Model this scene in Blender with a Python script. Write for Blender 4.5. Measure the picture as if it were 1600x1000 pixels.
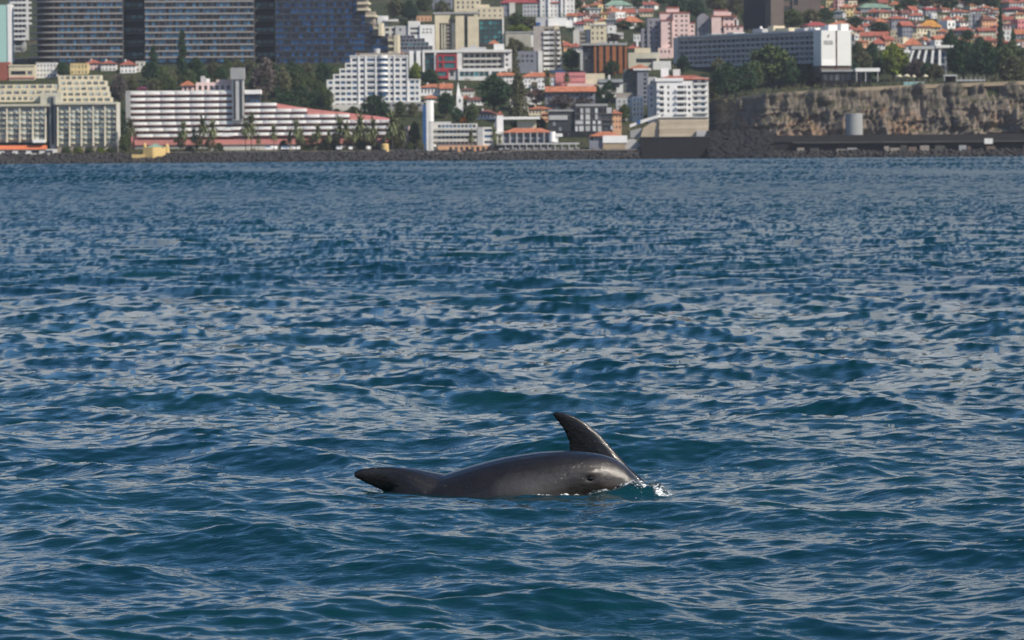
import bpy, bmesh, math, random
import numpy as np
from mathutils import Vector, Matrix

random.seed(11)
rng = np.random.default_rng(11)
sc = bpy.context.scene
COL = sc.collection
for o in list(bpy.data.objects):
    bpy.data.objects.remove(o)

# ------------------------------------------------------------------ camera
F = 6667.0            # focal length in photo pixels (1600 wide)
CAM_H = 1.76
ROW_H = 244.4         # row of the horizon at the middle column
ROLL = 0.0075
pitch = math.atan((500 - ROW_H) / F)
FWD = Vector((0, math.cos(pitch), -math.sin(pitch)))
UP0 = Vector((0, math.sin(pitch), math.cos(pitch)))
XA = Vector((1, 0, 0))
RIGHT = math.cos(ROLL) * XA - math.sin(ROLL) * UP0
UP = math.sin(ROLL) * XA + math.cos(ROLL) * UP0
CAM = Vector((0, 0, CAM_H))
cam_data = bpy.data.cameras.new('camera')
cam = bpy.data.objects.new('camera', cam_data)
COL.objects.link(cam)
mw = Matrix((RIGHT, UP, -FWD)).transposed().to_4x4()
mw.translation = CAM
cam.matrix_world = mw
cam_data.sensor_width = 36.0
cam_data.lens = 36.0 * F / 1600.0
cam_data.clip_start = 0.5
cam_data.clip_end = 20000
cam_data.dof.use_dof = True
cam_data.dof.focus_distance = 22.1
cam_data.dof.aperture_fstop = 13.0
sc.camera = cam

# ------------------------------------------------------------------ sky and sun
SUN_EL = math.radians(40)
SUN_AZ = math.radians(124)      # clockwise from +Y: right and slightly behind the camera
world = bpy.data.worlds.new('World')
sc.world = world
world.use_nodes = True
wn = world.node_tree.nodes
wl = world.node_tree.links
wn.clear()
w_out = wn.new('ShaderNodeOutputWorld')
w_bg = wn.new('ShaderNodeBackground')
w_sky = wn.new('ShaderNodeTexSky')
w_sky.sky_type = 'NISHITA'
w_sky.sun_disc = False
w_sky.sun_elevation = SUN_EL
w_sky.sun_rotation = SUN_AZ
w_sky.altitude = 0
w_sky.air_density = 1.0
w_sky.dust_density = 0.2
w_sky.ozone_density = 4.0
w_bg.inputs['Strength'].default_value = 0.12
# broken cloud layer over the whole sky, on a flat sheet overhead
w_tc = wn.new('ShaderNodeTexCoord')
w_sep = wn.new('ShaderNodeSeparateXYZ')
wl.new(w_tc.outputs['Generated'], w_sep.inputs[0])
w_z = wn.new('ShaderNodeMath'); w_z.operation = 'MAXIMUM'; w_z.inputs[1].default_value = 0.0
wl.new(w_sep.outputs['Z'], w_z.inputs[0])
w_z2 = wn.new('ShaderNodeMath'); w_z2.operation = 'ADD'; w_z2.inputs[1].default_value = 0.06
wl.new(w_z.outputs[0], w_z2.inputs[0])
w_div = wn.new('ShaderNodeVectorMath'); w_div.operation = 'DIVIDE'
w_cmb = wn.new('ShaderNodeCombineXYZ')
for i_ in range(3):
    wl.new(w_z2.outputs[0], w_cmb.inputs[i_])
wl.new(w_tc.outputs['Generated'], w_div.inputs[0])
wl.new(w_cmb.outputs[0], w_div.inputs[1])
w_mp = wn.new('ShaderNodeMapping'); w_mp.inputs['Scale'].default_value = (1, 1, 0)
wl.new(w_div.outputs[0], w_mp.inputs[0])
w_no = wn.new('ShaderNodeTexNoise')
w_no.inputs['Scale'].default_value = 0.9
w_no.inputs['Detail'].default_value = 6
w_no.inputs['Roughness'].default_value = 0.55
wl.new(w_mp.outputs[0], w_no.inputs['Vector'])
# towards the horizon the gaps between clouds close up, as with any layer of some height
w_iz = wn.new('ShaderNodeMapRange'); w_iz.inputs['From Min'].default_value = 0.0; w_iz.inputs['From Max'].default_value = 0.42
w_iz.inputs['To Min'].default_value = 0.23; w_iz.inputs['To Max'].default_value = -0.11
w_iz.interpolation_type = 'SMOOTHSTEP'
wl.new(w_z.outputs[0], w_iz.inputs['Value'])
w_ad = wn.new('ShaderNodeMath'); w_ad.operation = 'ADD'
wl.new(w_no.outputs['Fac'], w_ad.inputs[0])
wl.new(w_iz.outputs[0], w_ad.inputs[1])
w_rp = wn.new('ShaderNodeValToRGB')
w_rp.color_ramp.elements[0].position = 0.50
w_rp.color_ramp.elements[1].position = 0.54
wl.new(w_ad.outputs[0], w_rp.inputs[0])
w_mix = wn.new('ShaderNodeMix'); w_mix.data_type = 'RGBA'
wl.new(w_rp.outputs['Color'], w_mix.inputs[0])
w_hs = wn.new('ShaderNodeHueSaturation')
w_hs.inputs['Saturation'].default_value = 1.2
wl.new(w_sky.outputs[0], w_hs.inputs['Color'])
wl.new(w_hs.outputs[0], w_mix.inputs[6])
w_mix.inputs[7].default_value = (4.0, 4.3, 4.6, 1)
wl.new(w_mix.outputs[2], w_bg.inputs['Color'])
wl.new(w_bg.outputs[0], w_out.inputs['Surface'])

sun_data = bpy.data.lights.new('sun', 'SUN')
sun_data.energy = 5.0
sun_data.angle = math.radians(0.53)
sun_data.color = (1.0, 0.91, 0.77)
sun = bpy.data.objects.new('sun', sun_data)
COL.objects.link(sun)
SUN_DIR = Vector((math.sin(SUN_AZ) * math.cos(SUN_EL), math.cos(SUN_AZ) * math.cos(SUN_EL), math.sin(SUN_EL)))
sun.rotation_euler = SUN_DIR.to_track_quat('Z', 'Y').to_euler()
sun.location = (60, -20, 60)

sc.view_settings.view_transform = 'Standard'
sc.view_settings.look = 'None'
sc.view_settings.gamma = 1.0
sc.view_settings.use_curve_mapping = False
sc.view_settings.exposure = 0.2
sc.render.engine = 'CYCLES'
sc.cycles.use_denoising = True
sc.cycles.max_bounces = 6
sc.cycles.diffuse_bounces = 2
sc.cycles.glossy_bounces = 3
sc.cycles.transmission_bounces = 4
sc.cycles.volume_bounces = 0
sc.cycles.sample_clamp_indirect = 4.0

# ------------------------------------------------------------------ photo pixel -> place
def ray(px, py):
    return FWD + RIGHT * ((px - 800) / F) + UP * ((500 - py) / F)

def W(px, py, D):
    d = ray(px, py)
    return CAM + d * (D / d.y)

PD = np.array([2060, 2078, 2084, 2092, 2112, 2130, 2185, 2245, 2315, 2405, 2525, 2695, 3000, 3500, 4300, 5600])
PR = np.array([262, 252, 246.5, 240, 236.5, 226, 190, 160, 130, 100, 70, 40, 0, -62, -100, -170])
PZ = CAM_H + (ROW_H - PR) * PD / F

def smooth(a, b, x):
    t = np.clip((x - a) / (b - a), 0, 1)
    return t * t * (3 - 2 * t)

# top edge of the headland: photo columns and rows, seen at 2150 m
HX = (np.array([1060, 1095, 1130, 1200, 1300, 1400, 1600, 1900]) - 800) * 2150 / F
HZ = np.array([1.76 + (ROW_H - 0.0075 * (c - 800) - r) * 2150 / F for c, r in
               zip([1060, 1095, 1130, 1200, 1300, 1400, 1600, 1900], [172, 163, 157, 149, 142, 137, 130, 128])])
# plan of the cliff's rim: distance by x
CX = (np.array([1060, 1085, 1105, 1150, 1200, 1300, 1450, 1600, 1900]) - 800) * 2150 / F
CD = np.array([2290, 2262, 2222, 2172, 2150, 2146, 2143, 2140, 2136])

def terrain_z(x, D):
    z = np.interp(D, PD, PZ)
    hz = np.interp(x, HX, HZ)
    cd = np.interp(x, CX, CD)
    k = smooth(HX[0] - 6, HX[1] + 6, x)
    inside = smooth(0, 3, D - cd)
    plateau = hz + np.clip(D - cd, 0, None) * 0.035
    zz = np.maximum(z, plateau) * inside + np.minimum(z, 3.0) * (1 - inside)
    out = z * (1 - k) + zz * k
    east = smooth(58, 66, x) * (1 - smooth(2096, 2101, D))      # deep water right up to the quays
    return out * (1 - east) - 3.0 * east

def ground(px, py, D0=2075, D1=5400):
    d = ray(px, py)
    D = D0
    step = 4.0
    while D < D1:
        p = CAM + d * (D / d.y)
        if p.z <= float(terrain_z(p.x, D)):
            lo, hi = D - step, D
            for _ in range(12):
                m = (lo + hi) / 2
                q = CAM + d * (m / d.y)
                if q.z <= float(terrain_z(q.x, m)):
                    hi = m
                else:
                    lo = m
            return hi
        D += step
    return D1

# ------------------------------------------------------------------ materials
def new_mat(name):
    m = bpy.data.materials.new(name)
    m.use_nodes = True
    nt = m.node_tree
    return m, nt, nt.nodes['Principled BSDF']

def mix_col(nt, fac, a, b, mode='MIX'):
    n = nt.nodes.new('ShaderNodeMix')
    n.data_type = 'RGBA'
    n.blend_type = mode
    if hasattr(fac, 'links'):
        nt.links.new(fac, n.inputs[0])
    else:
        n.inputs[0].default_value = fac
    for k, v in ((6, a), (7, b)):
        if hasattr(v, 'links'):
            nt.links.new(v, n.inputs[k])
        else:
            n.inputs[k].default_value = (*v, 1) if len(v) == 3 else v
    return n.outputs[2]

def noise(nt, scale, detail=4, rough=0.55, coord='Object', stretch=(1, 1, 1)):
    tc = nt.nodes.new('ShaderNodeTexCoord')
    mp = nt.nodes.new('ShaderNodeMapping')
    mp.inputs['Scale'].default_value = stretch
    nt.links.new(tc.outputs[coord], mp.inputs[0])
    n = nt.nodes.new('ShaderNodeTexNoise')
    n.inputs['Scale'].default_value = scale
    n.inputs['Detail'].default_value = detail
    n.inputs['Roughness'].default_value = rough
    nt.links.new(mp.outputs[0], n.inputs['Vector'])
    return n.outputs['Fac']

def ramp(nt, src, stops):
    r = nt.nodes.new('ShaderNodeValToRGB')
    els = r.color_ramp.elements
    while len(els) > 1:
        els.remove(els[-1])
    els[0].position = stops[0][0]
    els[0].color = (*stops[0][1], 1)
    for p, c in stops[1:]:
        e = els.new(p)
        e.color = (*c, 1)
    nt.links.new(src, r.inputs[0])
    return r.outputs['Color']

MATS = {}
def wall_mat(name, col, rough=0.85, stain=0.22, var=0.0):
    """render, stone or concrete: base colour with blotches, rain streaks and a little grain"""
    if name in MATS:
        return MATS[name]
    m, nt, bs = new_mat(name)
    a = noise(nt, 0.22, 5, 0.6, 'Object')
    b = noise(nt, 0.9, 3, 0.6, 'Object', (1, 1, 0.12))
    dark = tuple(c * (1 - stain) for c in col)
    c1 = mix_col(nt, ramp(nt, a, [(0.35, (0, 0, 0)), (0.75, (1, 1, 1))]), col, dark)
    dk2 = tuple(c * (1 - stain * 0.8) for c in col)
    c2 = mix_col(nt, ramp(nt, b, [(0.5, (0, 0, 0)), (0.8, (.7, .7, .7))]), c1, dk2)
    if var > 0:
        oi = nt.nodes.new('ShaderNodeObjectInfo')
        hs = nt.nodes.new('ShaderNodeHueSaturation')
        mr = nt.nodes.new('ShaderNodeMapRange')
        mr.inputs['To Min'].default_value = 1 - var
        mr.inputs['To Max'].default_value = 1 + var
        nt.links.new(oi.outputs['Random'], mr.inputs['Value'])
        nt.links.new(mr.outputs[0], hs.inputs['Value'])
        nt.links.new(c2, hs.inputs['Color'])
        c2 = hs.outputs[0]
    nt.links.new(c2, bs.inputs['Base Color'])
    bs.inputs['Roughness'].default_value = rough
    bs.inputs['Specular IOR Level'].default_value = 0.25
    MATS[name] = m
    return m

def glass_mat(name, dark, light, curtain=0.25):
    """window panes; each pane differs a little (drawn curtains, open rooms)"""
    if name in MATS:
        return MATS[name]
    m, nt, bs = new_mat(name)
    oi = nt.nodes.new('ShaderNodeObjectInfo')
    at = nt.nodes.new('ShaderNodeAttribute')
    at.attribute_name = 'rnd'
    ad = nt.nodes.new('ShaderNodeMath')
    ad.operation = 'ADD'
    nt.links.new(oi.outputs['Random'], ad.inputs[0])
    nt.links.new(at.outputs['Fac'], ad.inputs[1])
    fr = nt.nodes.new('ShaderNodeMath')
    fr.operation = 'FRACT'
    nt.links.new(ad.outputs[0], fr.inputs[0])
    mid = tuple((a + b) / 2 for a, b in zip(dark, light))
    c = ramp(nt, fr.outputs[0], [(0.0, dark), (0.45, dark), (0.6, mid), (1 - curtain, mid), (1 - curtain + 0.05, light), (1, light)])
    nt.links.new(c, bs.inputs['Base Color'])
    bs.inputs['Roughness'].default_value = 0.12
    bs.inputs['Specular IOR Level'].default_value = 0.5
    MATS[name] = m
    return m

def roof_mat(name, col, var=0.12):
    if name in MATS:
        return MATS[name]
    m, nt, bs = new_mat(name)
    a = noise(nt, 0.35, 5, 0.65)
    c = ramp(nt, a, [(0.3, tuple(x * 0.55 for x in col)), (0.55, col), (0.8, tuple(min(1, x * 1.25) for x in col))])
    wv = nt.nodes.new('ShaderNodeTexWave')
    tc = nt.nodes.new('ShaderNodeTexCoord')
    nt.links.new(tc.outputs['Object'], wv.inputs['Vector'])
    wv.inputs['Scale'].default_value = 1.1
    wv.inputs['Distortion'].default_value = 0.4
    bp = nt.nodes.new('ShaderNodeBump')
    bp.inputs['Strength'].default_value = 0.6
    bp.inputs['Distance'].default_value = 0.1
    nt.links.new(wv.outputs['Fac'], bp.inputs['Height'])
    nt.links.new(bp.outputs[0], bs.inputs['Normal'])
    oi = nt.nodes.new('ShaderNodeObjectInfo')
    hs = nt.nodes.new('ShaderNodeHueSaturation')
    mr = nt.nodes.new('ShaderNodeMapRange')
    mr.inputs['To Min'].default_value = 1 - var
    mr.inputs['To Max'].default_value = 1 + var
    nt.links.new(oi.outputs['Random'], mr.inputs['Value'])
    nt.links.new(mr.outputs[0], hs.inputs['Value'])
    nt.links.new(c, hs.inputs['Color'])
    nt.links.new(hs.outputs[0], bs.inputs['Base Color'])
    bs.inputs['Roughness'].default_value = 0.85
    bs.inputs['Specular IOR Level'].default_value = 0.2
    MATS[name] = m
    return m

def leaf_mat(name, dark, light):
    if name in MATS:
        return MATS[name]
    m, nt, bs = new_mat(name)
    at = nt.nodes.new('ShaderNodeAttribute')
    at.attribute_name = 'rnd'
    c = ramp(nt, at.outputs['Fac'], [(0, dark), (0.7, light), (1, tuple(min(1, x * 1.35) for x in light))])
    oi = nt.nodes.new('ShaderNodeObjectInfo')
    hs = nt.nodes.new('ShaderNodeHueSaturation')
    mr = nt.nodes.new('ShaderNodeMapRange')
    mr.inputs['To Min'].default_value = 0.8
    mr.inputs['To Max'].default_value = 1.2
    nt.links.new(oi.outputs['Random'], mr.inputs['Value'])
    nt.links.new(mr.outputs[0], hs.inputs['Value'])
    nt.links.new(c, hs.inputs['Color'])
    nt.links.new(hs.outputs[0], bs.inputs['Base Color'])
    bs.inputs['Roughness'].default_value = 0.6
    bs.inputs['Specular IOR Level'].default_value = 0.2
    MATS[name] = m
    return m

# ------------------------------------------------------------------ mesh helpers
class MB:
    def __init__(s):
        s.v = []
        s.f = []
        s.r = []
    def quad(s, a, b, c, d, r=None):
        n = len(s.v)
        s.v += [a, b, c, d]
        s.f.append((n, n + 1, n + 2, n + 3))
        s.r.append(random.random() if r is None else r)
    def poly(s, pts, r=None):
        n = len(s.v)
        s.v += list(pts)
        s.f.append(tuple(range(n, n + len(pts))))
        s.r.append(random.random() if r is None else r)
    def box(s, x0, x1, y0, y1, z0, z1, r=None):
        n = len(s.v)
        s.v += [(x0, y0, z0), (x1, y0, z0), (x1, y1, z0), (x0, y1, z0), (x0, y0, z1), (x1, y0, z1), (x1, y1, z1), (x0, y1, z1)]
        q = random.random() if r is None else r
        for f in ((0, 1, 5, 4), (1, 2, 6, 5), (2, 3, 7, 6), (3, 0, 4, 7), (4, 5, 6, 7), (3, 2, 1, 0)):
            s.f.append(tuple(n + i for i in f))
            s.r.append(q)
    def prism(s, pts, y0, y1):
        """outline in x,z extruded from y0 (front) to y1 (back)"""
        n = len(s.v)
        k = len(pts)
        s.v += [(x, y0, z) for x, z in pts] + [(x, y1, z) for x, z in pts]
        q = random.random()
        s.f.append(tuple(n + i for i in range(k)))
        s.f.append(tuple(n + k + i for i in reversed(range(k))))
        s.r += [q, q]
        for i in range(k):
            j = (i + 1) % k
            s.f.append((n + j, n + i, n + k + i, n + k + j))
            s.r.append(q)
    def plan(s, pts, z0, z1):
        """outline in x,y extruded from z0 up to z1"""
        n = len(s.v)
        k = len(pts)
        s.v += [(x, y, z0) for x, y in pts] + [(x, y, z1) for x, y in pts]
        q = random.random()
        s.f.append(tuple(n + i for i in reversed(range(k))))
        s.f.append(tuple(n + k + i for i in range(k)))
        s.r += [q, q]
        for i in range(k):
            j = (i + 1) % k
            s.f.append((n + i, n + j, n + k + j, n + k + i))
            s.r.append(q)
    def tube(s, a, b, ra, rb, n=8, cap=True):
        a = Vector(a)
        b = Vector(b)
        d = (b - a).normalized()
        u = d.orthogonal().normalized()
        w = d.cross(u)
        k = len(s.v)
        for c, r in ((a, ra), (b, rb)):
            for i in range(n):
                t = 2 * math.pi * i / n
                s.v.append(tuple(c + u * (r * math.cos(t)) + w * (r * math.sin(t))))
        q = random.random()
        for i in range(n):
            j = (i + 1) % n
            s.f.append((k + i, k + j, k + n + j, k + n + i))
            s.r.append(q)
        if cap:
            s.f.append(tuple(k + i for i in reversed(range(n))))
            s.f.append(tuple(k + n + i for i in range(n)))
            s.r += [q, q]
    def mesh(s, name, mat=None, smooth_=False):
        me = bpy.data.meshes.new(name)
        me.from_pydata(s.v, [], s.f)
        at = me.attributes.new('rnd', 'FLOAT', 'FACE')
        at.data.foreach_set('value', np.array(s.r, dtype=np.float32))
        if mat:
            me.materials.append(mat)
        if smooth_:
            me.shade_smooth()
        me.update()
        return me
    def build(s, name, mat, parent=None, smooth_=False):
        return link(name, s.mesh(name, mat, smooth_), parent)

def link(name, data, parent=None, loc=None):
    o = bpy.data.objects.new(name, data)
    COL.objects.link(o)
    if parent is not None:
        o.parent = parent
    if loc is not None:
        o.location = loc
    return o

def tag(o, label, cat, group=None):
    o['label'] = label
    o['category'] = cat
    if group:
        o['group'] = group
    return o

def thing(name, label, cat, loc=(0, 0, 0), rz=0.0, group=None):
    o = link(name, None, None, loc)
    o.rotation_euler = (0, 0, rz)
    return tag(o, label, cat, group)

def structure(o):
    o['kind'] = 'structure'
    return o

def stuff(o, label=None, cat=None):
    o['kind'] = 'stuff'
    if label:
        o['label'] = label
    if cat:
        o['category'] = cat
    return o

def raw_mesh(name, verts, faces, mat, smooth_=True):
    """large meshes from arrays: verts (n,3), quads (m,4)"""
    me = bpy.data.meshes.new(name)
    nv, nf = len(verts), len(faces)
    k = faces.shape[1]
    me.vertices.add(nv)
    me.vertices.foreach_set('co', np.ascontiguousarray(verts, dtype=np.float32).ravel())
    me.loops.add(nf * k)
    me.loops.foreach_set('vertex_index', np.ascontiguousarray(faces, dtype=np.int32).ravel())
    me.polygons.add(nf)
    me.polygons.foreach_set('loop_start', np.arange(0, nf * k, k, dtype=np.int32))
    me.polygons.foreach_set('loop_total', np.full(nf, k, dtype=np.int32))
    me.update(calc_edges=True)
    if smooth_:
        me.polygons.foreach_set('use_smooth', np.ones(nf, dtype=bool))
    if mat:
        me.materials.append(mat)
    me.update()
    return me

def grid_faces(nr, nc):
    i = np.arange(nr * nc).reshape(nr, nc)
    return np.stack([i[:-1, :-1], i[:-1, 1:], i[1:, 1:], i[1:, :-1]], -1).reshape(-1, 4)

def smooth_noise(shape, scale, seed):
    """tileable smooth random field, unit variance"""
    r = np.random.default_rng(seed)
    a = np.fft.fft2(r.standard_normal(shape))
    ky = np.fft.fftfreq(shape[0])[:, None]
    kx = np.fft.fftfreq(shape[1])[None, :]
    sy, sx = scale if isinstance(scale, tuple) else (scale, scale)
    a *= np.exp(-((ky * sy) ** 2 + (kx * sx) ** 2) * 6.0)
    b = np.real(np.fft.ifft2(a))
    return b / b.std()
# ------------------------------------------------------------------ the sea
def ocean_tile(n, L, lmin, lmax, peak, mss, seed, wind, spread, chop, slope=4.0):
    """one tile of wind sea: heights, sideways shifts and their slopes"""
    r = np.random.default_rng(seed)
    k1 = np.fft.fftfreq(n, L / n) * 2 * np.pi
    kx, ky = np.meshgrid(k1, k1)
    k = np.hypot(kx, ky)
    k[0, 0] = 1
    lam = 2 * np.pi / k
    kp = 2 * np.pi / peak
    P = np.exp(-1.25 * (kp / k) ** 2) / k ** slope
    c = (kx * wind[0] + ky * wind[1]) / k
    P *= (1 - spread) * np.clip(c, 0, 1) ** 4 + spread * c * c + 0.06
    w = smooth(lmin * 0.85, lmin * 1.15, lam) * (1 - smooth(lmax * 0.85, lmax * 1.15, lam))
    P *= w
    P[0, 0] = 0
    a = np.sqrt(P) * np.exp(2j * np.pi * r.random((n, n)))
    f = lambda q: np.real(np.fft.ifft2(q)) * n
    hx = f(1j * kx * a)
    hy = f(1j * ky * a)
    s = math.sqrt(mss / (hx.var() + hy.var()))
    a *= s
    ux, uy = kx / k, ky / k
    out = [f(a), f(1j * ux * a) * chop, f(1j * uy * a) * chop, hx * s, hy * s,
           f(-ux * kx * a) * chop, f(-uy * ky * a) * chop, f(-ux * ky * a) * chop]
    return np.stack(out).astype(np.float32), L

WIND = (math.sin(math.radians(200)), math.cos(math.radians(200)))
def rot(v, a):
    return (v[0] * math.cos(a) - v[1] * math.sin(a), v[0] * math.sin(a) + v[1] * math.cos(a))
TILES = []
for n, L, l0, l1, pk, ms, ch, ang, sd in (
        (512, 187.0, 3.2, 14.0, 5.0, 0.0015, 0.9, 0.31, 1),
        (1024, 61.0, 0.75, 3.2, 2.8, 0.0112, 1.05, -0.47, 5),
        (1024, 17.3, 0.08, 0.75, 5.0, 0.0240, 0.7, 0.85, 3)):
    TILES.append((ocean_tile(n, L, l0, l1, pk, ms, sd, rot(WIND, -ang), 0.55, ch, 3.4 if L < 20 else 4.0), ang))

DX, DY = (800 - 800) / 300.0, 22.2      # where the dolphins swim

def sample(tile, ang, x, y):
    fld, L = tile
    n = fld.shape[1]
    ca, sa = math.cos(ang), math.sin(ang)
    u = (x * ca + y * sa) / L * n
    v = (-x * sa + y * ca) / L * n
    iu = np.floor(u).astype(np.int64)
    iv = np.floor(v).astype(np.int64)
    fu = (u - iu).astype(np.float32)
    fv = (v - iv).astype(np.float32)
    i0, i1 = iu % n, (iu + 1) % n
    j0, j1 = iv % n, (iv + 1) % n
    q = (fld[:, j0, i0] * (1 - fu) * (1 - fv) + fld[:, j0, i1] * fu * (1 - fv)
         + fld[:, j1, i0] * (1 - fu) * fv + fld[:, j1, i1] * fu * fv)
    h, dx, dy, hx, hy, dxx, dyy, dxy = q
    # back to world axes
    Dx, Dy = dx * ca - dy * sa, dx * sa + dy * ca
    Hx, Hy = hx * ca - hy * sa, hx * sa + hy * ca
    # rotate the symmetric tensor
    Txx = dxx * ca * ca - 2 * dxy * ca * sa + dyy * sa * sa
    Tyy = dxx * sa * sa + 2 * dxy * ca * sa + dyy * ca * ca
    Txy = (dxx - dyy) * ca * sa + dxy * (ca * ca - sa * sa)
    return h, Dx, Dy, Hx, Hy, Txx, Tyy, Txy

GUST = smooth_noise((256, 256), 9.0, 21)
def gust(x, y, sx=6.0, sy=11.0):
    u = ((x / sx) % 256)
    v = ((y / sy) % 256)
    i, j = np.floor(u).astype(int), np.floor(v).astype(int)
    fu, fv = u - i, v - j
    g = GUST
    return (g[j % 256, i % 256] * (1 - fu) * (1 - fv) + g[j % 256, (i + 1) % 256] * fu * (1 - fv)
            + g[(j + 1) % 256, i % 256] * (1 - fu) * fv + g[(j + 1) % 256, (i + 1) % 256] * fu * fv)

def calm(x, y):
    """the swimming bodies flatten the longer waves round them"""
    return np.exp(-(((x - DX + 0.1) / 1.25) ** 2 + ((y - DY + 0.1) / 0.95) ** 2))

FPX = F * 1024 / 1600
hf = CAM_H * FPX
def sea(x, y):
    tot = None
    cm = calm(x, y)
    gs = np.clip(1 + 0.28 * gust(x, y), 0.45, 1.6)
    dy = 0.72 * y * y / hf            # spacing of the mesh rows at this distance
    ux = uy = 0.0
    unres = 0.0
    k_t = 0
    for (tile, ang), k, gk, lm in zip(TILES, (0.85, 0.7, 0.35), (0, 0.5, 1), (5.0, 1.6, 0.4)):
        a = (1 - k * cm) * (1 + gk * (gs - 1))
        q = [c * a for c in sample(tile, ang, x, y)]
        # waves finer than the mesh keep their slopes only; seen at grazing angles it is the
        # faces turned to the viewer's side of each wave that stand out
        w = 1 - smooth(0.35 * lm, 1.1 * lm, dy)
        ux = ux + q[3] * (1 - w)
        unres = unres + (1 - w) * (0.08, 0.36, 0.56)[k_t]
        k_t += 1
        uy = uy + q[4] * (1 - w)
        q = [c * w for c in q]
        tot = q if tot is None else [p + c for p, c in zip(tot, q)]
    h, Dx, Dy, Hx, Hy, Txx, Tyy, Txy = tot
    # the hump of water over the beak and the trough beside the flank
    def bump(cx, cy, sx, sy, amp):
        g = amp * np.exp(-((x - cx) / sx) ** 2 - ((y - cy) / sy) ** 2)
        return g, g * -2 * (x - cx) / sx ** 2, g * -2 * (y - cy) / sy ** 2
    for p in ((0.735, DY - 0.05, 0.060, 0.09, 0.050), (0.63, DY - 0.11, 0.085, 0.075, 0.060), (0.53, DY - 0.175, 0.09, 0.055, 0.036), (0.41, DY - 0.22, 0.10, 0.055, 0.018), (-0.80, DY - 0.05, 0.10, 0.14, 0.030), (0.40, DY - 0.35, 0.25, 0.12, 0.018)):
        g, gx, gy = bump(*p)
        h, Hx, Hy = h + g, Hx + gx, Hy + gy
    far = smooth(120, 500, y)
    grp = np.clip(1 + far * (0.30 * gust(x, y, 1.3, 6.0) + 0.24 * gust(x + 77, y + 31, 4.1, 21.0)), 0.25, 2.2)   # wave groups
    Hx = Hx + ux * grp * 0.8
    Hy = Hy + np.sqrt(uy * uy + 1e-5) * (1.15 + 0.22 * smooth(90, 300, y)) * grp
    ax, ay, az = 1 + Txx, Txy, Hx
    bx, by, bz = Txy, 1 + Tyy, Hy
    nx, ny, nz = ay * bz - az * by, az * bx - ax * bz, ax * by - ay * bx
    nz = np.maximum(nz, 0.15)
    ln = np.sqrt(nx * nx + ny * ny + nz * nz)
    sea.unres = np.clip(unres, 0, 1)
    return x + Dx, y + Dy, h, np.stack([nx / ln, ny / ln, nz / ln], -1)

v = np.arange(hf / 11.5, hf / 2100, -0.72)
Dr = hf / v
Dr = np.concatenate([np.array([-60, -20, 0, 5, 8, 10]), Dr, np.array([2110.])])
tc_ = np.linspace(-0.155, 0.155, 641)
side = 0.155 + (np.linspace(0, 1, 26)[1:] ** 2) * 1.3
tt = np.concatenate([-side[::-1], tc_, side])
YY, TT = np.meshgrid(Dr, tt, indexing='ij')
XX = TT * (np.maximum(YY, 4) + 12)
px_, py_, pz_, nn_ = sea(XX.ravel(), YY.ravel())
rough_ = 0.012 + 0.27 * sea.unres      # waves too fine for the mesh act as roughness
edge = smooth(2060, 2085, YY.ravel())
pz_ = pz_ * (1 - edge)
verts = np.stack([px_, py_, pz_], -1)

def sea_mat():
    m, nt, bs = new_mat('sea_water')
    # the water's own colour: deep blue, greener and milkier in patches
    n1 = noise(nt, 0.25, 3, 0.5, 'Object', (1, 0.5, 1))
    c = ramp(nt, n1, [(0.3, (0.0016, 0.021, 0.031)), (0.7, (0.0034, 0.030, 0.033))])
    nt.links.new(c, bs.inputs['Base Color'])
    ra = nt.nodes.new('ShaderNodeAttribute')
    ra.attribute_name = 'ripple'
    nt.links.new(ra.outputs['Fac'], bs.inputs['Roughness'])
    bs.inputs['IOR'].default_value = 1.333
    # capillary ripples finer than the mesh
    a = noise(nt, 9.0, 2, 0.55, 'Object', (1.0, 1.5, 1))
    b1 = nt.nodes.new('ShaderNodeBump')
    b1.inputs['Strength'].default_value = 0.8
    b1.inputs['Distance'].default_value = 0.007
    nt.links.new(a, b1.inputs['Height'])
    # finest cat's-paw ripples, in patches
    a2 = noise(nt, 26.0, 1, 0.5, 'Object', (0.7, 1.5, 1))
    pch = ramp(nt, noise(nt, 1.1, 3, 0.6, 'Object', (0.6, 1, 1)), [(0.38, (0, 0, 0)), (0.62, (1, 1, 1))])
    mu = nt.nodes.new('ShaderNodeMath')
    mu.operation = 'MULTIPLY'
    nt.links.new(a2, mu.inputs[0])
    nt.links.new(pch, mu.inputs[1])
    b2 = nt.nodes.new('ShaderNodeBump')
    b2.inputs['Strength'].default_value = 0.8
    b2.inputs['Distance'].default_value = 0.006
    nt.links.new(mu.outputs[0], b2.inputs['Height'])
    nt.links.new(b1.outputs[0], b2.inputs['Normal'])
    nt.links.new(b2.outputs[0], bs.inputs['Normal'])
    return m

sea_me = raw_mesh('sea', verts, grid_faces(len(Dr), len(tt)), sea_mat())
ra_ = sea_me.attributes.new('ripple', 'FLOAT', 'POINT')
ra_.data.foreach_set('value', rough_.astype(np.float32))
sea_me.normals_split_custom_set_from_vertices(nn_.tolist())
sea_ob = structure(link('sea', sea_me))
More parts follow.
